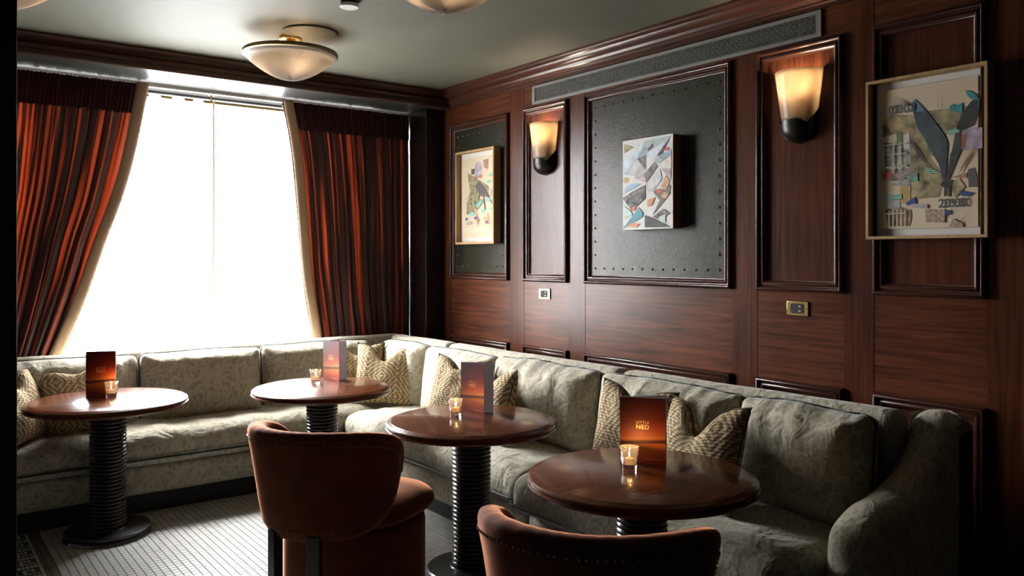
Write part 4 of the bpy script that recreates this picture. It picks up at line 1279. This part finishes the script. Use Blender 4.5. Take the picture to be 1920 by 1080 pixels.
ART_CANVAS = [
    ('olive', [(0.016, 0.975),(0.231, 0.925),(0.016, 0.865)]),
    ('paleblue', [(0.011, 0.792),(0.287, 0.886),(0.446, 0.967),(0.31, 0.777),(0.011, 0.658)]),
    ('greyblue', [(0.016, 0.633),(0.287, 0.79),(0.491, 0.982),(0.491, 0.804),(0.106, 0.612)]),
    ('darkmix', [(0.299, 0.79),(0.48, 0.816),(0.48, 0.651)]),
    ('palegrey', [(0.106, 0.618),(0.265, 0.803),(0.473, 0.639),(0.287, 0.587)]),
    ('ochre', [(0.129, 0.556),(0.106, 0.535),(0.076, 0.525),(0.03, 0.53),(-0.004, 0.549),(0.008, 0.572),(0.04, 0.589),(0.076, 0.592),(0.121, 0.578)]),
    ('mix', [(0.231, 0.577),(0.48, 0.627),(0.48, 0.508)]),
    ('tealgrey', [(0.495, 0.979),(0.977, 0.99),(0.495, 0.839)]),
    ('dark', [(0.502, 0.874),(0.627, 0.938),(0.638, 0.896),(0.536, 0.861)]),
    ('paleblue', [(0.495, 0.816),(0.966, 0.979),(0.649, 0.761)]),
    ('dark', [(0.977, 0.982),(0.808, 0.8),(0.706, 0.788)]),
    ('greyblue', [(0.762, 0.791),(0.989, 0.849),(0.989, 0.745),(0.853, 0.74)]),
    ('red', [(0.943, 0.851),(0.929, 0.839),(0.909, 0.832),(0.88, 0.836),(0.858, 0.848),(0.865, 0.862),(0.886, 0.872),(0.909, 0.873),(0.938, 0.865)]),
    ('palepink', [(0.853, 0.734),(0.989, 0.78),(0.989, 0.642)]),
    ('tealgrey', [(0.638, 0.724),(0.74, 0.792),(0.835, 0.741),(0.74, 0.708)]),
    ('darkmix', [(0.495, 0.638),(0.649, 0.726),(0.722, 0.676),(0.495, 0.508)]),
    ('mix', [(0.796, 0.644),(0.984, 0.642),(0.977, 0.516)]),
    ('palegrey', [(0.502, 0.496),(0.762, 0.651),(0.808, 0.533),(0.649, 0.421),(0.502, 0.401)]),
    ('tan', [(0.774, 0.441),(0.876, 0.565),(0.966, 0.505),(0.876, 0.403)]),
    ('brownd', [(0.627, 0.404),(0.74, 0.43),(0.876, 0.403),(0.966, 0.47),(0.966, 0.366),(0.615, 0.14),(0.762, 0.301)]),
    ('red', [(0.796, 0.403),(0.778, 0.387),(0.754, 0.379),(0.719, 0.383),(0.692, 0.397),(0.701, 0.414),(0.726, 0.427),(0.755, 0.429),(0.79, 0.42)]),
    ('tan', [(0.932, 0.35),(0.907, 0.328),(0.875, 0.317),(0.826, 0.322),(0.79, 0.341),(0.802, 0.365),(0.836, 0.382),(0.875, 0.385),(0.923, 0.372)]),
    ('darkmix', [(-0.011, 0.354),(0.197, 0.421),(0.468, 0.485),(0.468, 0.331),(0.186, 0.205)]),
    ('blue2', [(0.027, 0.414),(0.038, 0.474),(0.197, 0.512),(0.4, 0.505),(0.197, 0.457)]),
    ('red', [(0.271, 0.227),(0.255, 0.212),(0.233, 0.204),(0.201, 0.208),(0.177, 0.221),(0.185, 0.237),(0.208, 0.249),(0.233, 0.252),(0.266, 0.243)]),
    ('teal', [(0.129, 0.096),(0.333, 0.238),(0.423, 0.177),(0.412, 0.13),(-0.002, 0.01)]),
    ('paleteal', [(0.011, 0.268),(0.174, 0.199),(0.197, 0.156),(0.016, 0.134)]),
    ('orange', [(0.084, 0.036),(0.197, 0.072),(0.355, 0.053),(0.265, 0.011)]),
    ('orange', [(0.514, 0.318),(0.672, 0.338),(0.604, 0.257),(0.514, 0.235)]),
    ('dark', [(0.462, 0.147),(0.649, 0.104),(0.977, 0.006),(0.462, 0.011)]),
    ('darkmix', [(0.627, 0.122),(0.83, 0.207),(0.966, 0.153),(0.762, 0.091)]),
    ('paleteal', [(0.74, 0.115),(0.876, 0.148),(0.876, 0.056),(0.808, 0.056)]),
]
ART_LARGE = [
    ('olivefoliage', [(0.091, 0.82),(0.209, 0.812),(0.346, 0.796),(0.474, 0.812),(0.71, 0.809),(0.865, 0.81),(0.783, 0.682),(0.674, 0.633),(0.675, 0.497),(0.512, 0.493),(0.598, 0.408),(0.647, 0.309),(0.608, 0.21),(0.32, 0.205),(0.305, 0.591)]),
    ('brownfoliage', [(0.009, 0.754),(0.091, 0.82),(0.182, 0.8),(0.364, 0.69),(0.291, 0.611),(0.173, 0.686),(0.018, 0.665)]),
    ('building', [(0.022, 0.626),(0.31, 0.61),(0.32, 0.433),(0.022, 0.447)]),
    ('building2', [(0.002, 0.429),(0.32, 0.426),(0.32, 0.335),(0.007, 0.352)]),
    ('building', [(0.099, 0.321),(0.305, 0.356),(0.32, 0.293),(0.166, 0.305)]),
    ('red', [(0.036, 0.416),(0.099, 0.417),(0.123, 0.385),(0.07, 0.356),(0.033, 0.379)]),
    ('greenp', [(0.164, 0.687),(0.228, 0.692),(0.228, 0.593),(0.173, 0.586)]),
    ('whitep', [(0.237, 0.666),(0.301, 0.672),(0.31, 0.563),(0.246, 0.566)]),
    ('greypaper', [(0.046, 0.252),(0.204, 0.25),(0.204, 0.154),(0.046, 0.152)]),
    ('gold', [(0.204, 0.299),(0.315, 0.293),(0.315, 0.179),(0.209, 0.18)]),
    ('brownphoto', [(0.046, 0.146),(0.214, 0.154),(0.32, 0.13),(0.325, 0.081),(0.305, 0.017),(0.07, 0.021)]),
    ('mauve', [(0.82, 0.648),(0.929, 0.661),(1.011, 0.653),(1.011, 0.517),(0.938, 0.512),(0.829, 0.51)]),
    ('redline', [(0.811, 0.619),(0.874, 0.625),(0.856, 0.532),(0.811, 0.512)]),
    ('dark2', [(0.882, 0.384),(0.935, 0.392),(0.964, 0.328),(0.964, 0.262),(0.887, 0.265)]),
    ('rust', [(0.723, 0.338),(0.868, 0.364),(0.868, 0.326)]),
    ('olivefoliage', [(0.743, 0.314),(0.8, 0.328),(0.858, 0.267),(0.762, 0.199),(0.728, 0.258)]),
    ('leafL', [(0.332, 0.887),(0.355, 0.906),(0.419, 0.862),(0.483, 0.811),(0.583, 0.709),(0.656, 0.635),(0.692, 0.571),(0.685, 0.496),(0.671, 0.37),(0.661, 0.317),(0.642, 0.328),(0.598, 0.44),(0.493, 0.566),(0.464, 0.618),(0.392, 0.693),(0.337, 0.828)]),
    ('leafR', [(0.993, 0.849),(0.965, 0.858),(0.902, 0.83),(0.829, 0.766),(0.774, 0.683),(0.747, 0.59),(0.729, 0.52),(0.714, 0.494),(0.685, 0.369),(0.68, 0.325),(0.704, 0.33),(0.743, 0.396),(0.815, 0.51),(0.811, 0.589),(0.82, 0.648),(0.929, 0.673),(0.984, 0.767)]),
    ('blackp', [(0.627, 0.31),(0.675, 0.326),(0.752, 0.319),(0.723, 0.284),(0.709, 0.209),(0.69, 0.21),(0.695, 0.261),(0.671, 0.269),(0.666, 0.212),(0.651, 0.213),(0.656, 0.27),(0.618, 0.292)]),
    ('tealp', [(0.861, 0.912),(0.911, 0.903),(0.956, 0.877),(0.974, 0.839),(0.92, 0.845),(0.879, 0.874)]),
    ('tealp', [(0.706, 0.822),(0.738, 0.836),(0.765, 0.818),(0.829, 0.835),(0.829, 0.772),(0.783, 0.771),(0.719, 0.796)]),
    ('bluetip', [(0.332, 0.887),(0.355, 0.906),(0.419, 0.862),(0.464, 0.813),(0.373, 0.818)]),
    ('greenstripe', [(0.674, 0.66),(0.774, 0.665),(0.811, 0.643),(0.701, 0.624)]),
    ('greenstripe', [(0.464, 0.407),(0.522, 0.415),(0.603, 0.382),(0.531, 0.366)]),
    ('greenstripe', [(0.276, 0.378),(0.387, 0.385),(0.392, 0.329),(0.281, 0.332)]),
    ('greenstripe', [(0.103, 0.248),(0.224, 0.248),(0.228, 0.208),(0.113, 0.207)]),
    ('bluep', [(0.8, 0.246),(0.935, 0.224),(0.887, 0.202),(0.82, 0.21)]),
    ('bluep', [(0.272, 0.182),(0.363, 0.221),(0.373, 0.175),(0.281, 0.162)]),
    ('bluep', [(0.632, 0.106),(0.714, 0.12),(0.714, 0.088),(0.642, 0.077)]),
    ('speckle', [(0.469, 0.13),(0.661, 0.123),(0.661, 0.034),(0.473, 0.039)]),
    ('speckle', [(0.733, 0.061),(0.834, 0.024),(0.834, -0.001),(0.709, 0.003)]),
    ('greypaper', [(0.329, 0.172),(0.491, 0.164),(0.491, 0.135),(0.329, 0.142)]),
]
def sheet(t, name, mat, x, y0, y1, z0, z1, th=.002):
    return box(name, mat, t, x, x + th, y0, y1, z0, z1)
# small collage on the far leather panel
t, w, h = picture(4.748, 5.252, 1.597, 2.300, .062, .016, oak, 'tall oak-framed bird collage on the far studded leather panel')
sheet(t, 'mount_board', mat_m, -.020, -w/2 + .016, w/2 - .016, .016, h - .016)
sheet(t, 'art_paper', cream_m, -.024, -w/2 + .045, w/2 - .045, .05, h - .05)
for i, (k, p) in enumerate(ART_SMALL): paper(t, k, p, w - .09, h - .10, -.024, w/2 - .045, .05, i)
# unframed canvas on the middle panel
cv = empty('canvas_painting', (XW, 3.24, 1.660)); tag(cv, 'unframed canvas of white, blue and grey shards on the large leather panel', 'picture')
cw, chh = .385, .522
box('stretcher', walnut, cv, -.068, 0, -cw/2, cw/2, 0, chh)
box('canvas', flat('white_canvas', (.66, .65, .62), rough=.8, var=.08, vscale=30), cv, -.072, -.0682, -cw/2 - .001, cw/2 + .001, -.001, chh + .001)
for i, (k, p) in enumerate(ART_CANVAS): paper(cv, k, p, cw - .008, chh - .008, -.072, cw/2 - .004, .004, i)
# large collage in a deep oak box frame
t, w, h = picture(1.425, 1.932, 1.578, 2.276, .062, .013, oak, 'large oak-framed collage of dark palm leaves at the right end of the wall')
sheet(t, 'mount_board', mat_m, -.014, -w/2 + .013, w/2 - .013, .013, h - .013)
ap = sheet(t, 'art_paper', cream_m, -.024, -w/2 + .052, w/2 - .040, .045, h - .045, .004)
pw, ph, oy, oz = w - .092, h - .09, w/2 - .052, .045
for i, (k, p) in enumerate(ART_LARGE): paper(t, k, p, pw, ph, -.024, oy, oz, i)
def wall_text(parent, body, u0, v0, size, mat, x):
    c = bpy.data.curves.new('clock_digits', 'FONT'); c.body = body; c.size = size; c.extrude = .0003; c.space_character = 1.05; c.offset = .0012
    c.materials.append(mat)
    o = text_object('clock_digits', c, mat); o.parent = parent
    o.location = (x, oy - u0*pw, oz + v0*ph); o.rotation_euler = (PI/2, 0, -PI/2)
    return o
ink = flat('ink_print', (.055, .06, .07), rough=.6)
wall_text(t, '03:03', .085, .822, .052, ink, -.0296)
wall_text(t, '20:00', .600, .137, .050, ink, -.0300)
# drawn blades of palm and grass
def blades(name, lst, mat, wd=.0011, x=-.0288):
    m = MB()
    for (u0, v0), (u1, v1) in lst:
        a = Vector((oy - u0*pw, oz + v0*ph)); b = Vector((oy - u1*pw, oz + v1*ph)); d = (b - a).normalized(); q = Vector((-d.y, d.x))*wd
        n = len(m.v)
        for X_ in (x, x + .0003): m.v += [(X_, a.x + q.x, a.y + q.y), (X_, a.x - q.x, a.y - q.y), (X_, b.x, b.y)]
        m.f += [(n, n+1, n+2), (n+5, n+4, n+3), (n, n+3, n+4, n+1), (n+1, n+4, n+5, n+2), (n+2, n+5, n+3, n)]
    return m.build(name, mat, t, smooth=False)
rn = random.Random(4)
fr = [((.33, .865), (.08 + .022*k, .905 + .035*math.sin(k*.42))) for k in range(11)]
blades('palm_frond', fr, ink)
blades('palm_frond', [((.47 - .02*k, .42 - .012*k), (.30 + .008*k - .02*k, .70 - .03*k)) for k in range(10)], pm('brownd'))
blades('palm_frond', [((.30 + .012*k, .62 - .012*k), (.52 + .006*k, .50 - .02*k)) for k in range(9)], pm('dark'))
blades('grass_blades', [((.60, .83), (.583, .965)), ((.635, .82), (.645, .905)), ((.80, .03), (.93, .13)), ((.70, .06), (.75, .16))], pm('brownd'))
blades('red_blades', [((.80 + .012*k, .36 + .012*k), (.90 + .015*k, .52 + .008*k)) for k in range(7)], pm('redline'))
wl_ = pm('whitep')
def strip(u0, v0, u1, v1, wd): return paper(t, 'whitep', [(u0, v0), (u1, v0), (u1, v1), (u0, v1)], pw, ph, -.0288, oy, oz, 3)
for u in (.03, .13, .20): strip(u, .40, u + .012, .62, 0)
for v in (.44, .53, .60): strip(0, v, .28, v + .008, 0)
for k in range(6): strip(.045 + .042*k, .01, .053 + .042*k, .13, 0)
strip(.03, .105, .27, .113, 0)
